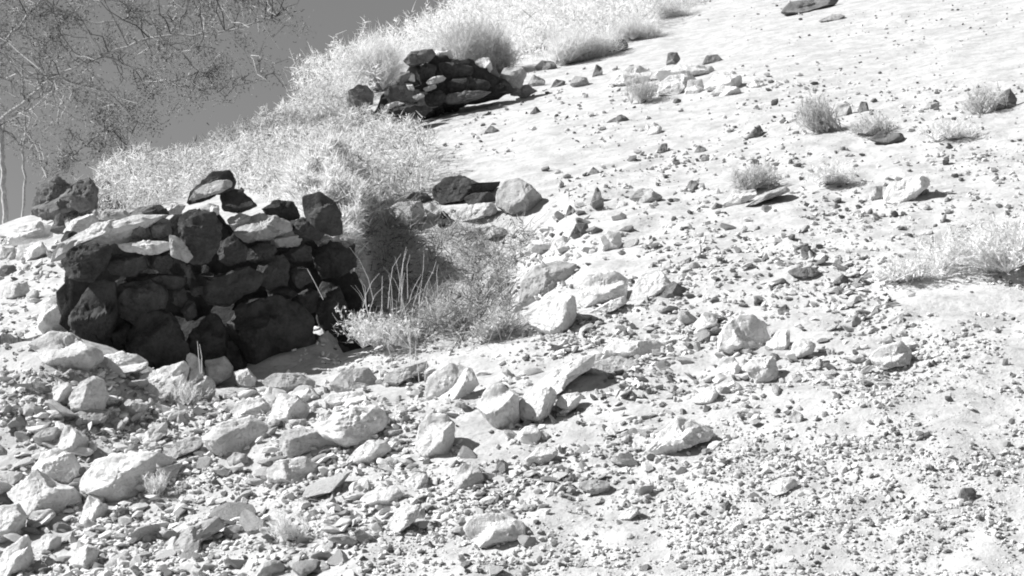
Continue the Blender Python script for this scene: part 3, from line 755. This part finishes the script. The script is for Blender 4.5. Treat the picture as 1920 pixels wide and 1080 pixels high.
taken = [(centroid(p)[0], centroid(p)[1], (max(q[0] for q in p) - min(q[0] for q in p)) / 2) for p, *_ in RK]
for zname, poly, n, (s0, s1), tones, label, group in ZONES:
    P = np.array(poly); done = tries = 0
    tl = tones.split()
    while done < n and tries < 4000:
        tries += 1
        u, v = rnd.uniform(P[:, 0].min(), P[:, 0].max()), rnd.uniform(P[:, 1].min(), P[:, 1].max())
        if not inside([u], [v], poly)[0]: continue
        w = s0 + (s1 - s0) * rnd.random() ** 2.0
        if any(abs(u - a) < .55 * r + .32 * w and abs(v - b) < .35 * r + .3 * w for a, b, r in taken): continue
        taken.append((u, v, w / 2)); done += 1
        Z = hit(u, v)
        x = (u - 960) / F_PX * Z
        r_ = w / 2 * Z / F_PX * 1.15
        t = rnd.choice(tl)
        o = bpy.data.objects.new('rock', base_meshes[t, rnd.randrange(5)])
        sc = (r_ * rnd.uniform(.85, 1.25), r_ * rnd.uniform(.7, 1.2), r_ * rnd.uniform(.6, 1.1))
        o.scale = sc
        o.rotation_euler = (R(rnd.gauss(14, 22)), R(rnd.gauss(-10, 22)), rnd.uniform(0, 6.28))
        o.location = (x, Z, h1(x, Z) + sc[2] * .20)
        link(o)
        tag(o, label, 'rock', group)

# gravel: far too many bits to count
gv = [chipped(1, 900 + k, cuts=6, flat=.7) for k in range(8)]
gt = [chipped(0 + 1, 950 + k, cuts=4, flat=.75) for k in range(4)]
GZ = [  # region, relative density per photo px^2, (size px lo, hi)
    ([(-300, 700), (480, 700), (760, 760), (900, 700), (1100, 600), (1340, 600), (1700, 600), (2200, 560), (2200, 1180), (-300, 1180)], .032, (4, 20)),
    ([(1340, 700), (2200, 600), (2200, 1180), (1200, 1180)], .012, (3, 11)),
    ([(980, 440), (1340, 420), (1640, 520), (1700, 600), (1100, 620), (900, 700), (840, 640), (960, 560)], .017, (4, 16)),
    ([(1050, 300), (2200, 260), (2200, 560), (1640, 520), (1340, 420), (1000, 460)], .015, (3, 18)),
    ([(950, 170), (1500, 150), (2200, 180), (2200, 300), (1050, 300), (800, 290)], .011, (2.5, 14)),
    ([(1250, -60), (2300, -200), (2200, 190), (1400, 170)], .0075, (2, 9)),
    ([(-300, 430), (140, 440), (150, 620), (200, 700), (-300, 720)], .010, (4, 14)),
    ([(680, 380), (1000, 400), (980, 600), (760, 720), (640, 640)], .006, (4, 12)),
]
VV, FF, TT = [], [], []
nv = 0
gb = [chipped(3, 800 + k, cuts=9, flat=.48) for k in range(10)]
GZ += [
    ([(1000, 290), (1500, 280), (1920, 300), (2000, 560), (1640, 560), (1300, 470), (1060, 440)], .0019, (9, 26)),
    ([(1060, 400), (1340, 420), (1640, 500), (1700, 620), (1100, 640), (900, 560)], .0058, (11, 32)),
    ([(1000, 130), (1480, 110), (1920, 160), (1920, 300), (1480, 290), (980, 290)], .0013, (7, 20)),
    ([(270, 640), (500, 640), (760, 560), (860, 640), (900, 700), (760, 780), (480, 760), (270, 720)], .014, (4, 20)),
    ([(-300, 700), (480, 720), (660, 790), (700, 1180), (-300, 1180)], .0060, (15, 40)),
    ([(480, 740), (900, 680), (1340, 580), (1560, 560), (1740, 640), (1500, 760), (1300, 860), (900, 1000), (640, 1000)], .0062, (13, 34)),
    ([(880, 440), (1300, 420), (1640, 500), (1640, 560), (1340, 600), (1000, 620), (940, 560)], .0016, (11, 22)),
    ([(-300, 430), (140, 440), (150, 620), (200, 700), (-300, 720)], .004, (12, 24)),
]
for poly, dens, (s0, s1) in GZ:
    P = np.array(poly, float)
    area = (P[:, 0].max() - P[:, 0].min()) * (P[:, 1].max() - P[:, 1].min())
    n = int(area * dens)
    u = rng.uniform(P[:, 0].min(), P[:, 0].max(), n); v = rng.uniform(P[:, 1].min(), P[:, 1].max(), n)
    k = inside(u, v, poly); u, v = u[k], v[k]
    clump = np.array([mnoise.noise(Vector((a / 150, b / 75, 3.3))) + .6 * mnoise.noise(Vector((a / 42, b / 24, 1.3))) for a, b in zip(u, v)])
    k = rng.uniform(size=len(u)) < np.clip(.58 + 1.2 * clump, .08, 1); u, v = u[k], v[k]
    Z = np.array([hit(a, b) for a, b in zip(u, v)])
    k = Z < 28; u, v, Z = u[k], v[k], Z[k]
    x = (u - 960) / F_PX * Z
    z = hgt(x, Z)
    r_ = (s0 + (s1 - s0) * rng.uniform(size=len(u)) ** 3.2) / 2 * Z / F_PX
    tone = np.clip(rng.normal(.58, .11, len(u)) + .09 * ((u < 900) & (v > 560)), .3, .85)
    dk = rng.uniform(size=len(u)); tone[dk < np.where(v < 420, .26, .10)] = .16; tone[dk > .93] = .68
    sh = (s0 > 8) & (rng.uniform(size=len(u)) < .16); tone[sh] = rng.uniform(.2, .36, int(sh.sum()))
    for i in range(len(u)):
        V, Fc = gb[i % 10] if s0 > 10 else (gv[i % 8] if r_[i] * F_PX / Z[i] > 3 else gt[i % 4])
        a, b, c = rng.uniform(0, 6.28), rng.normal(.2, .4), rng.normal(0, .4)
        ca, sa, cb, sb, cc, sc_ = math.cos(a), math.sin(a), math.cos(b), math.sin(b), math.cos(c), math.sin(c)
        Rz = np.array(((ca, -sa, 0), (sa, ca, 0), (0, 0, 1))); Rx = np.array(((1, 0, 0), (0, cb, -sb), (0, sb, cb))); Ry = np.array(((cc, 0, sc_), (0, 1, 0), (-sc_, 0, cc)))
        Mx = (Rx @ Ry @ Rz) * (r_[i] * np.array((rng.uniform(.8, 1.4), rng.uniform(.7, 1.1), rng.uniform(.7, 1.1))))
        VV.append(V @ Mx.T + (x[i], Z[i], z[i] + .38 * r_[i]))
        FF.append(Fc + nv); nv += len(V)
        TT.append(np.full(len(V), tone[i]))
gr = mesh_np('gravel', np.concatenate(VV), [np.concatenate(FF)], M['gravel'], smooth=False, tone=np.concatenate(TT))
tag(gr, 'loose pale gravel and chips covering the slope', 'gravel', kind='stuff')


# ------------------------------------------------------------------ grass blades, shrubs
def blades(base, direc, length, width, bend, tone, segs=3):
    """ribbons: base (n,3), unit direction (n,3), length, width (n,), bend (n,3) added with t^2"""
    n = len(base)
    side = np.cross(direc, rng.normal(size=(n, 3))); side /= np.linalg.norm(side, axis=1)[:, None] + 1e-9
    vs, q = [], []
    for k in range(segs + 1):
        t = k / segs
        c = base + direc * (length * t)[:, None] + bend * (t * t)
        w = (width * (1 - .8 * t) / 2)[:, None]
        vs += [c - side * w, c + side * w]
    V = np.stack(vs, 1).reshape(-1, 3)
    i0 = np.arange(n) * 2 * (segs + 1)
    for k in range(segs):
        q.append(np.stack([i0 + 2 * k, i0 + 2 * k + 1, i0 + 2 * k + 3, i0 + 2 * k + 2], 1))
    return V, np.concatenate(q), np.repeat(tone, 2 * (segs + 1))


def undergrowth(name, label, region, n, xlim, ylim, hmin, hmax, lo, hi, tone, emax=1.6, stalk=30, seg=(.02, .065), wid=(.006, .013), mat='straw', dens=.75):
    x = rng.uniform(*xlim, n); y_ = rng.uniform(*ylim, n)
    z = macro(x, y_)
    u, v = proj(x, y_, z)
    e = y_ - np.interp(x, XR, YR)
    k = inside(u, v, region) & (e < emax)
    x, y_ = x[k], y_[k]
    n1 = np.array([mnoise.noise(Vector((a * 2.0, b * 1.3, 0))) for a, b in zip(x, y_)])
    n2 = np.array([mnoise.noise(Vector((a * 8.5, b * 5.0, 7))) for a, b in zip(x, y_)])
    k = rng.uniform(size=len(x)) < np.clip(dens + .5 * n1 + .9 * n2, .02, 1)
    x, y_, n1, n2 = x[k], y_[k], n1[k], n2[k]
    z = hgt(x, y_); n = len(x)
    top = hmin + (hmax - hmin) * np.clip(.5 + .75 * n1 + .45 * n2, 0, 1.2)
    hh = top * rng.uniform(0, 1, n) ** .7
    d = np.stack([rng.normal(.05, .6, n), rng.normal(0, .6, n), rng.uniform(-.25, .95, n)], 1); d /= np.linalg.norm(d, axis=1)[:, None]
    L = rng.uniform(*seg, n) * (1 + .8 * (rng.uniform(size=n) < .08))
    V, q, t = blades(np.stack([x, y_, z + hh - .02], 1), d, L, rng.uniform(*wid, n), rng.normal(0, .02, (n, 3)), np.clip(rng.normal(*tone, n), lo, hi), segs=2)
    # upright stalks that carry the sprays
    m = n // stalk
    s = rng.integers(0, n, m)
    d2 = np.stack([rng.normal(.05, .45, m), rng.normal(0, .45, m), np.ones(m)], 1); d2 /= np.linalg.norm(d2, axis=1)[:, None]
    V2, q2, t2 = blades(np.stack([x[s], y_[s], z[s] - .02], 1), d2, top[s] * rng.uniform(.7, 1.15, m), rng.uniform(*wid, m) * .8, rng.normal(0, .03, (m, 3)), np.clip(rng.normal(*tone, m), lo, hi), segs=3)
    o = mesh_np(name, np.concatenate([V, V2]), [np.concatenate([q, q2 + len(V)])], M[mat], smooth=False, tone=np.concatenate([t, t2]))
    tag(o, label, 'undergrowth', kind='stuff')
    print(name, n)
    return o


GRASS = [(170, 420), (300, 385), (400, 345), (560, 400), (660, 470), (735, 400), (810, 350), (820, 300), (740, 270), (660, 250), (640, 205), (700, 100), (740, 0), (600, 40), (540, 140), (420, 170), (330, 240), (240, 290), (190, 340)]
undergrowth('dry_undergrowth', 'dense bleached twiggy brush covering the shoulder behind the big shelter', GRASS, 420000, (-4.6, .2), (8.2, 21.5), .12, .42, .10, 1, (.76, .30))
RIDGE = [(630, 200), (660, 120), (690, 60), (700, -80), (1330, -80), (1290, 10), (1180, 72), (1090, 104), (1000, 122), (900, 104), (850, 86), (760, 110), (700, 190)]
undergrowth('dry_undergrowth', 'pale twiggy brush along the top of the slope behind the upper shelter', RIDGE, 220000, (-2.9, 4.5), (13.5, 31), .25, .75, .15, 1, (.9, .22), emax=1.2, seg=(.04, .13), wid=(.008, .018), dens=.6)
SKY = [(270, 340), (380, 305), (520, 245), (640, 195), (700, 140), (660, 40), (480, 110), (330, 210)]
undergrowth('dry_undergrowth', 'taller feathery brush forming the skyline left of the upper shelter', SKY, 170000, (-4.0, -1.7), (11.0, 20.0), .30, .85, .15, 1, (.9, .22), emax=1.2, seg=(.03, .09), wid=(.006, .014), dens=.6)
TALL = [(540, 400), (620, 385), (664, 400), (680, 440), (668, 490), (600, 520), (540, 460)]
undergrowth('dry_undergrowth', 'tall dense dry brush behind the right end of the big shelter', TALL, 260000, (-1.75, -.75), (7.3, 10.3), .16, .46, .15, 1, (.9, .22), dens=.75, stalk=400)  # brush raised here to cast shade into the hollow
HOLLOW = [(670, 440), (760, 430), (1000, 440), (1010, 470), (960, 520), (960, 640), (860, 660), (700, 640), (650, 560)]  # plant tone lowered to deepen the hollow's shade
undergrowth('dry_undergrowth', 'straggly plants and litter, toned darker for shade, in the hollow right of the big shelter', HOLLOW, 42000, (-1.1, .4), (5.9, 9.5), .03, .22, .1, 1, (.42, .3), seg=(.03, .10), wid=(.003, .006), mat='greytwig', dens=.45, stalk=14)


def bush(u, vb, w, hpx, label, mat='twig', cat='bush', name='dry_bush', n=900, up=.55, seed=0, Z=None, wid=(.003, .007), tone=(.95, .15), leaf=0):
    """A dry shrub: twigs fanning from a few crowns, each twig forked."""
    if Z is None: Z = hit(u, vb)
    px = Z / F_PX
    x0 = (u - 960) / F_PX * Z
    base = Vector((x0, Z, h1(x0, Z)))
    rw, rh = w / 2 * px, hpx * px
    g = np.random.default_rng(seed + int(u))
    nc = 9
    crown = np.stack([g.normal(0, rw * .36, nc), g.normal(0, rw * .3, nc), np.zeros(nc)], 1)
    ch = g.uniform(.45, 1.0, nc)
    n0 = n // 2
    ci = g.integers(0, nc, n0); b0 = crown[ci]
    ang = g.uniform(0, 6.283, n0); rad = np.sqrt(g.uniform(0, 1, n0))
    tip = b0 * .6 + np.stack([np.cos(ang) * rad * rw * .62, np.sin(ang) * rad * rw * .6, rh * ch[ci] * np.sqrt(np.clip(1 - rad ** 2 * .6, .05, 1)) * g.uniform(.5, 1.05, n0)], 1) + np.array((g.normal(0, .22), g.normal(0, .15), 0)) * rh
    dv = tip - b0; L = np.linalg.norm(dv, axis=1); d = dv / L[:, None]
    V1, q1, t1 = blades(b0, d, L, g.uniform(*wid, n0) * 1.2, g.normal(0, .08, (n0, 3)) * rh, np.clip(g.normal(tone[0], tone[1], n0), .15, 1), segs=4)
    m = n * 6
    s = g.integers(0, n0, m); f = g.uniform(.25, 1.0, m) ** .8
    b2 = b0[s] + dv[s] * f[:, None] + g.normal(0, .03, (m, 3)) * rh
    d2 = d[s] * .7 + g.normal(0, .6, (m, 3)) + np.array((0, 0, .2)); d2 /= np.linalg.norm(d2, axis=1)[:, None]
    V2, q2, t2 = blades(b2, d2, g.uniform(.07, .24, m) * rh, g.uniform(*wid, m), g.normal(0, .03, (m, 3)) * rh, np.clip(g.normal(tone[0], tone[1] * 1.4, m), .15, 1), segs=2)
    Vs, qs, ts = [V1, V2], [q1, q2 + len(V1)], [t1, t2]
    o = empty(name, base)
    tag(o, label, cat)
    mesh_np('twigs', np.concatenate(Vs), [np.concatenate(qs)], M[mat], smooth=False, tone=np.concatenate(ts), parent=o)
    if leaf:
        s = g.integers(0, m, leaf); p = b2[s] + d2[s] * g.uniform(0, .2, leaf)[:, None] * rh
        d3 = g.normal(size=(leaf, 3)); d3 /= np.linalg.norm(d3, axis=1)[:, None]
        V3, q3, t3 = blades(p, d3, g.uniform(.01, .022, leaf), g.uniform(.006, .012, leaf), np.zeros((leaf, 3)), np.clip(g.normal(.9, .12, leaf), .3, 1), segs=1)
        mesh_np('leaves', V3, [q3], M['straw'], smooth=False, tone=t3, parent=o)
    return o


bush(715, 150, 130, 135, 'white feathery bush on the skyline left of the upper shelter', n=1300, Z=17.5)
bush(640, 190, 110, 90, 'low white bush where the grass meets the sky', n=900, Z=15.5)
bush(905, 118, 185, 118, 'grey upright bush right behind the upper shelter', mat='greytwig', n=1700, Z=16.5, tone=(.95, .15))
bush(800, 90, 120, 90, 'pale bush on the skyline behind the peak of the upper shelter', n=1000, Z=18.5)
bush(1080, 105, 160, 85, 'pale spreading bush above the stones right of the upper shelter', n=1500, Z=16.2)
bush(1010, 60, 150, 80, 'whitish bush at the top edge between grey bush and spreading bush', n=1200, Z=18.5)
bush(1190, 72, 130, 75, 'thin pale bush at the top right end of the bush row', n=900, Z=17.0)
bush(1120, 30, 140, 60, 'small white bush cut by the top edge', n=900, Z=19.5)
bush(1250, 30, 120, 50, 'sparse pale bush at the top edge, rightmost of the row', n=500, Z=19.5)
bush(1205, 192, 105, 70, 'fan-shaped grey tuft in front of the cairn', mat='greytwig', name='dry_tuft', cat='dry grass tuft', n=170, Z=None, tone=(1.0, .2))
bush(1548, 246, 90, 88, 'fan-shaped grey tuft beside small dark stones, upper right', mat='greytwig', name='dry_tuft', cat='dry grass tuft', n=260, tone=(1.0, .2))
bush(1398, 362, 130, 62, 'grey tuft behind the white slab on the right slope', mat='greytwig', name='dry_tuft', cat='dry grass tuft', n=420, tone=(1.0, .2))
bush(1560, 350, 110, 50, 'sparse pale tuft right of the long narrow slab', name='dry_tuft', cat='dry grass tuft', n=260)
bush(1845, 212, 90, 60, 'thin tuft beside the dark ridged stone at the right edge', mat='greytwig', name='dry_tuft', cat='dry grass tuft', n=160, tone=(1.1, .2))
bush(1790, 262, 150, 42, 'low pale tuft left of the right edge, upper slope', name='dry_tuft', cat='dry grass tuft', n=400)
bush(1860, 512, 270, 112, 'wide pale shrub on the right edge of the photo', n=480, leaf=1900)
bush(1700, 530, 170, 60, 'low pale shrub left of the wide one on the right edge', n=200, leaf=700)
bush(1630, 250, 120, 45, 'low scrub around small dark stones, upper right', mat='greytwig', name='dry_tuft', cat='dry grass tuft', n=260, tone=(1.2, .3))
bush(110, 408, 130, 92, 'dark twiggy shrub on the left skyline', mat='greytwig', n=420, tone=(.5, .3), leaf=200, Z=11.6)
bush(225, 335, 95, 45, 'dark low shrub above the rounded skyline boulder', mat='greytwig', n=700, tone=(.4, .2), Z=12.4)
bush(150, 400, 90, 60, 'shaded dead shrub beside the rounded skyline boulder', mat='greytwig', n=220, tone=(.55, .2), Z=11.3)
bush(745, 640, 190, 95, 'bright leafy desert plant at the right foot of the big wall', n=300, leaf=1300, Z=6.2, tone=(.8, .25), wid=(.002, .004))
bush(850, 640, 130, 80, 'pale grassy plant right of the leafy desert plant', n=300, leaf=500, Z=6.3, tone=(.75, .25), wid=(.002, .004))
bush(930, 635, 120, 70, 'dry pale plant left of the bright angular rock', n=260, leaf=400, tone=(.8, .25), wid=(.002, .004))
bush(300, 935, 70, 62, 'wispy dry plant in front of the big long block', name='dry_tuft', cat='dry grass tuft', n=120, wid=(.002, .003))
bush(555, 1010, 90, 70, 'wispy pale tuft among the stones at the bottom', name='dry_tuft', cat='dry grass tuft', n=130, wid=(.002, .003))
bush(340, 760, 110, 60, 'bleached weed growing under the white spike', name='dry_tuft', cat='dry grass tuft', n=220, wid=(.002, .003), Z=5.75)


def stems(label, lines, Z, w=.0024):
    u0, v0 = lines[0][0]
    x0 = (u0 - 960) / F_PX * Z
    root = empty('tall_grass', un(u0, v0, Z))
    tag(root, label, 'dry grass')
    for i, ln in enumerate(lines):
        zz = Z + .05 * math.sin(i * 2.3)
        P = [un(a, b, zz) - root.location for a, b in ln]
        V, q = [], []
        for k, p in enumerate(P):
            r = w * (1 - .55 * k / (len(P) - 1))
            for a in (0, 2.09, 4.19):
                V.append(tuple(p + Vector((math.cos(a) * r, math.sin(a) * r, 0))))
        for k in range(len(P) - 1):
            for a in range(3):
                q.append((3 * k + a, 3 * k + (a + 1) % 3, 3 * k + 3 + (a + 1) % 3, 3 * k + 3 + a))
        mesh_np('stem', V, [np.array(q)], M['twig'], tone=np.full(len(V), 1.0), parent=root)


stems('dry stems rising from the shaded hollow before the big wall', [[(752, 745), (742, 705), (732, 665), (722, 636)], [(772, 750), (770, 690), (768, 630), (766, 600)], [(790, 760), (784, 700), (778, 650)], [(780, 755), (776, 700), (780, 640)], [(742, 745), (728, 720), (722, 690)], [(795, 755), (797, 700), (806, 650)]], 5.62)
lines = []
for i in range(34):
    u0, v0 = rnd.uniform(680, 860), rnd.uniform(560, 610)
    hgt_, ln_ = rnd.uniform(40, 130) * (1 if u0 < 800 else .7), rnd.gauss(0, 22)
    lines.append([(u0, v0), (u0 + ln_ * .2, v0 - hgt_ * .4), (u0 + ln_ * .55, v0 - hgt_ * .75), (u0 + ln_ + rnd.gauss(0, 5), v0 - hgt_)])
stems('thin dry stems standing up out of the leafy desert plant', lines, 6.3, w=.0019)
stems('bent dead stalk crossing the face of the big wall', [[(606, 562), (590, 530), (576, 504), (556, 502)]], 6.1)
stems('pair of thin stalks behind the white spike', [[(375, 700), (372, 665), (370, 640)], [(378, 700), (378, 670), (374, 645)]], 5.95)

# ------------------------------------------------------------------ thorn tree beyond the left shoulder
ZT = 13.9
tx = (14 - 960) / F_PX * ZT
troot = empty('thorn_tree', (tx, ZT, h1(tx, ZT)))
tag(troot, 'sparse twiggy thorn tree against the sky on the left', 'tree')


def tubes(name, paths, mat, parent, tone=None, sides=5):
    V, q, nv = [], [], 0
    T = []
    for P, r0, r1, tn in paths:
        n = len(P)
        for k, p in enumerate(P):
            d = (P[min(k + 1, n - 1)] - P[max(k - 1, 0)]).normalized()
            a = d.orthogonal().normalized(); b = d.cross(a)
            r = r0 + (r1 - r0) * k / (n - 1)
            for s in range(sides):
                t = 6.2832 * s / sides
                V.append(tuple(p + a * (math.cos(t) * r) + b * (math.sin(t) * r))); T.append(tn)
        for k in range(n - 1):
            for s in range(sides):
                q.append((nv + k * sides + s, nv + k * sides + (s + 1) % sides, nv + (k + 1) * sides + (s + 1) % sides, nv + (k + 1) * sides + s))
        nv += n * sides
    return mesh_np(name, V, [np.array(q)], mat, tone=np.array(T) if tone else None, parent=parent)


def spline(pts, Z, dz=0.0, sub=6, wob=.02):
    P = [un(a, b, Z + dz * i / max(1, len(pts) - 1)) for i, (a, b) in enumerate(pts)]
    out = []
    for i in range(len(P) - 1):
        p0, p1, p2, p3 = P[max(i - 1, 0)], P[i], P[i + 1], P[min(i + 2, len(P) - 1)]
        for k in range(sub):
            t = k / sub
            c = .5 * ((2 * p1) + (p2 - p0) * t + (2 * p0 - 5 * p1 + 4 * p2 - p3) * t * t + (3 * p1 - p0 - 3 * p2 + p3) * t ** 3)
            out.append(c + Vector((rnd.gauss(0, wob), rnd.gauss(0, wob), rnd.gauss(0, wob))) * .35 - troot.location)
    out.append(P[-1] - troot.location)
    return out


foot = 960 + 0
trunks = [
    (spline([(22, 620), (14, 500), (10, 400), (5, 320), (0, 240), (-20, 140), (-40, 20)], ZT), .036, .02, 1),
    (spline([(20, 620), (17, 480), (44, 400), (44, 300), (46, 200), (40, 120)], ZT, .2), .019, .010, 1),
]
limbs = [
    (spline([(-14, 255), (0, 228), (50, 190), (90, 155), (135, 130), (190, 105), (300, 70), (420, 60), (520, 30)], ZT, -.6), .030, .006, 1),
    (spline([(-34, 140), (0, 90), (30, 55), (80, 0), (140, -70)], ZT, .4), .026, .012, 1),
    (spline([(0, 228), (60, 205), (120, 165), (200, 175), (250, 230), (230, 290)], ZT, -.3), .018, .004, 1),
    (spline([(190, 105), (260, 130), (330, 160), (410, 165), (500, 150)], ZT, -.6), .012, .004, 1),
    (spline([(80, 0), (160, 40), (240, 35), (330, 20), (450, 5)], ZT, .3), .014, .004, 1),
    (spline([(40, -20), (150, -10), (300, -40), (450, -50)], ZT, .6), .02, .006, 1),
    (spline([(215, 230), (150, 280), (110, 320), (70, 345)], ZT, -.5), .010, .004, 1),
    (spline([(300, 70), (350, 110), (420, 180), (400, 200)], ZT, -.2), .010, .003, 1),
    (spline([(90, 155), (75, 100), (110, 60), (100, 20)], ZT, .5), .012, .004, 1),
    (spline([(240, 35), (250, 0), (300, -50)], ZT, .5), .012, .006, 1),
]
for t in trunks: tubes('trunk', [t], M['bark'], troot)
for t in limbs: tubes('branch', [t], M['bark'], troot)
anchors = [p for P, *_ in limbs for p in P[2:]]
AN = np.array([tuple(p) for p in anchors])
CROWN = [(-120, -120), (600, -120), (575, 40), (530, 130), (430, 185), (330, 215), (250, 285), (130, 345), (60, 330), (20, 260), (-100, 200)]
tw, lp = [], []
while len(tw) < 1150:
    u, v = rnd.uniform(-120, 600), rnd.uniform(-120, 345)
    if not inside([u], [v], CROWN)[0]: continue
    if rnd.random() > 1.15 - max(0, u - 300) / 420: continue
    p = un(u, v, ZT + rnd.gauss(0, .55)) - troot.location
    a = Vector(AN[np.argmin(((AN - np.array(tuple(p))) ** 2).sum(1) + rng.uniform(0, .08, len(AN)))])
    L = (p - a).length
    if L < .05 or L > 1.5: continue
    P = [a]
    sag = Vector((rnd.gauss(0, .1), rnd.gauss(0, .1), rnd.gauss(.04, .1))) * L
    for k in range(1, 7):
        t = k / 6
        P.append(a.lerp(p, t) + sag * math.sin(t * 3.14) + Vector((rnd.gauss(0, .02), rnd.gauss(0, .02), rnd.gauss(0, .02))))
    tw.append((P, 0.0042 + .003 * min(L, 1), .0015, rnd.choice((.15, .2, .3, .5, .9))))
    lp += P[2:]
    # side spurs
    for k in range(2):
        b = rnd.choice(P[2:]); d = Vector((rnd.gauss(0, 1), rnd.gauss(0, 1), rnd.gauss(0, 1))).normalized() * rnd.uniform(.06, .22)
        tw.append(([b, b + d * .5 + Vector((0, 0, rnd.gauss(0, .01))), b + d], .004, .0015, rnd.choice((.2, .4, .8, 1.0))))
        lp += [b + d * .5, b + d]
tubes('twigs', tw, M['twig'], troot, tone=True, sides=3)
n = 85000
ctr = np.array([tuple(lp[k]) for k in rng.integers(0, len(lp), n)]) + rng.normal(0, .06, (n, 3))
d = rng.normal(size=(n, 3)); d /= np.linalg.norm(d, axis=1)[:, None]
cl = np.array([mnoise.noise(Vector(c) * 3.2) for c in ctr])
k = rng.uniform(size=n) < np.clip(.40 + 1.6 * cl, .04, 1)
ctr, d, cl = ctr[k], d[k], cl[k]; n = len(ctr)
V, q, t = blades(ctr, d, rng.uniform(.012, .034, n), rng.uniform(.006, .015, n), rng.normal(0, .004, (n, 3)), np.clip(rng.normal(1.25, .6, n), .15, 3.0), segs=2)
mesh_np('crown', V, [q], M['leaf'], smooth=False, tone=t, parent=troot)
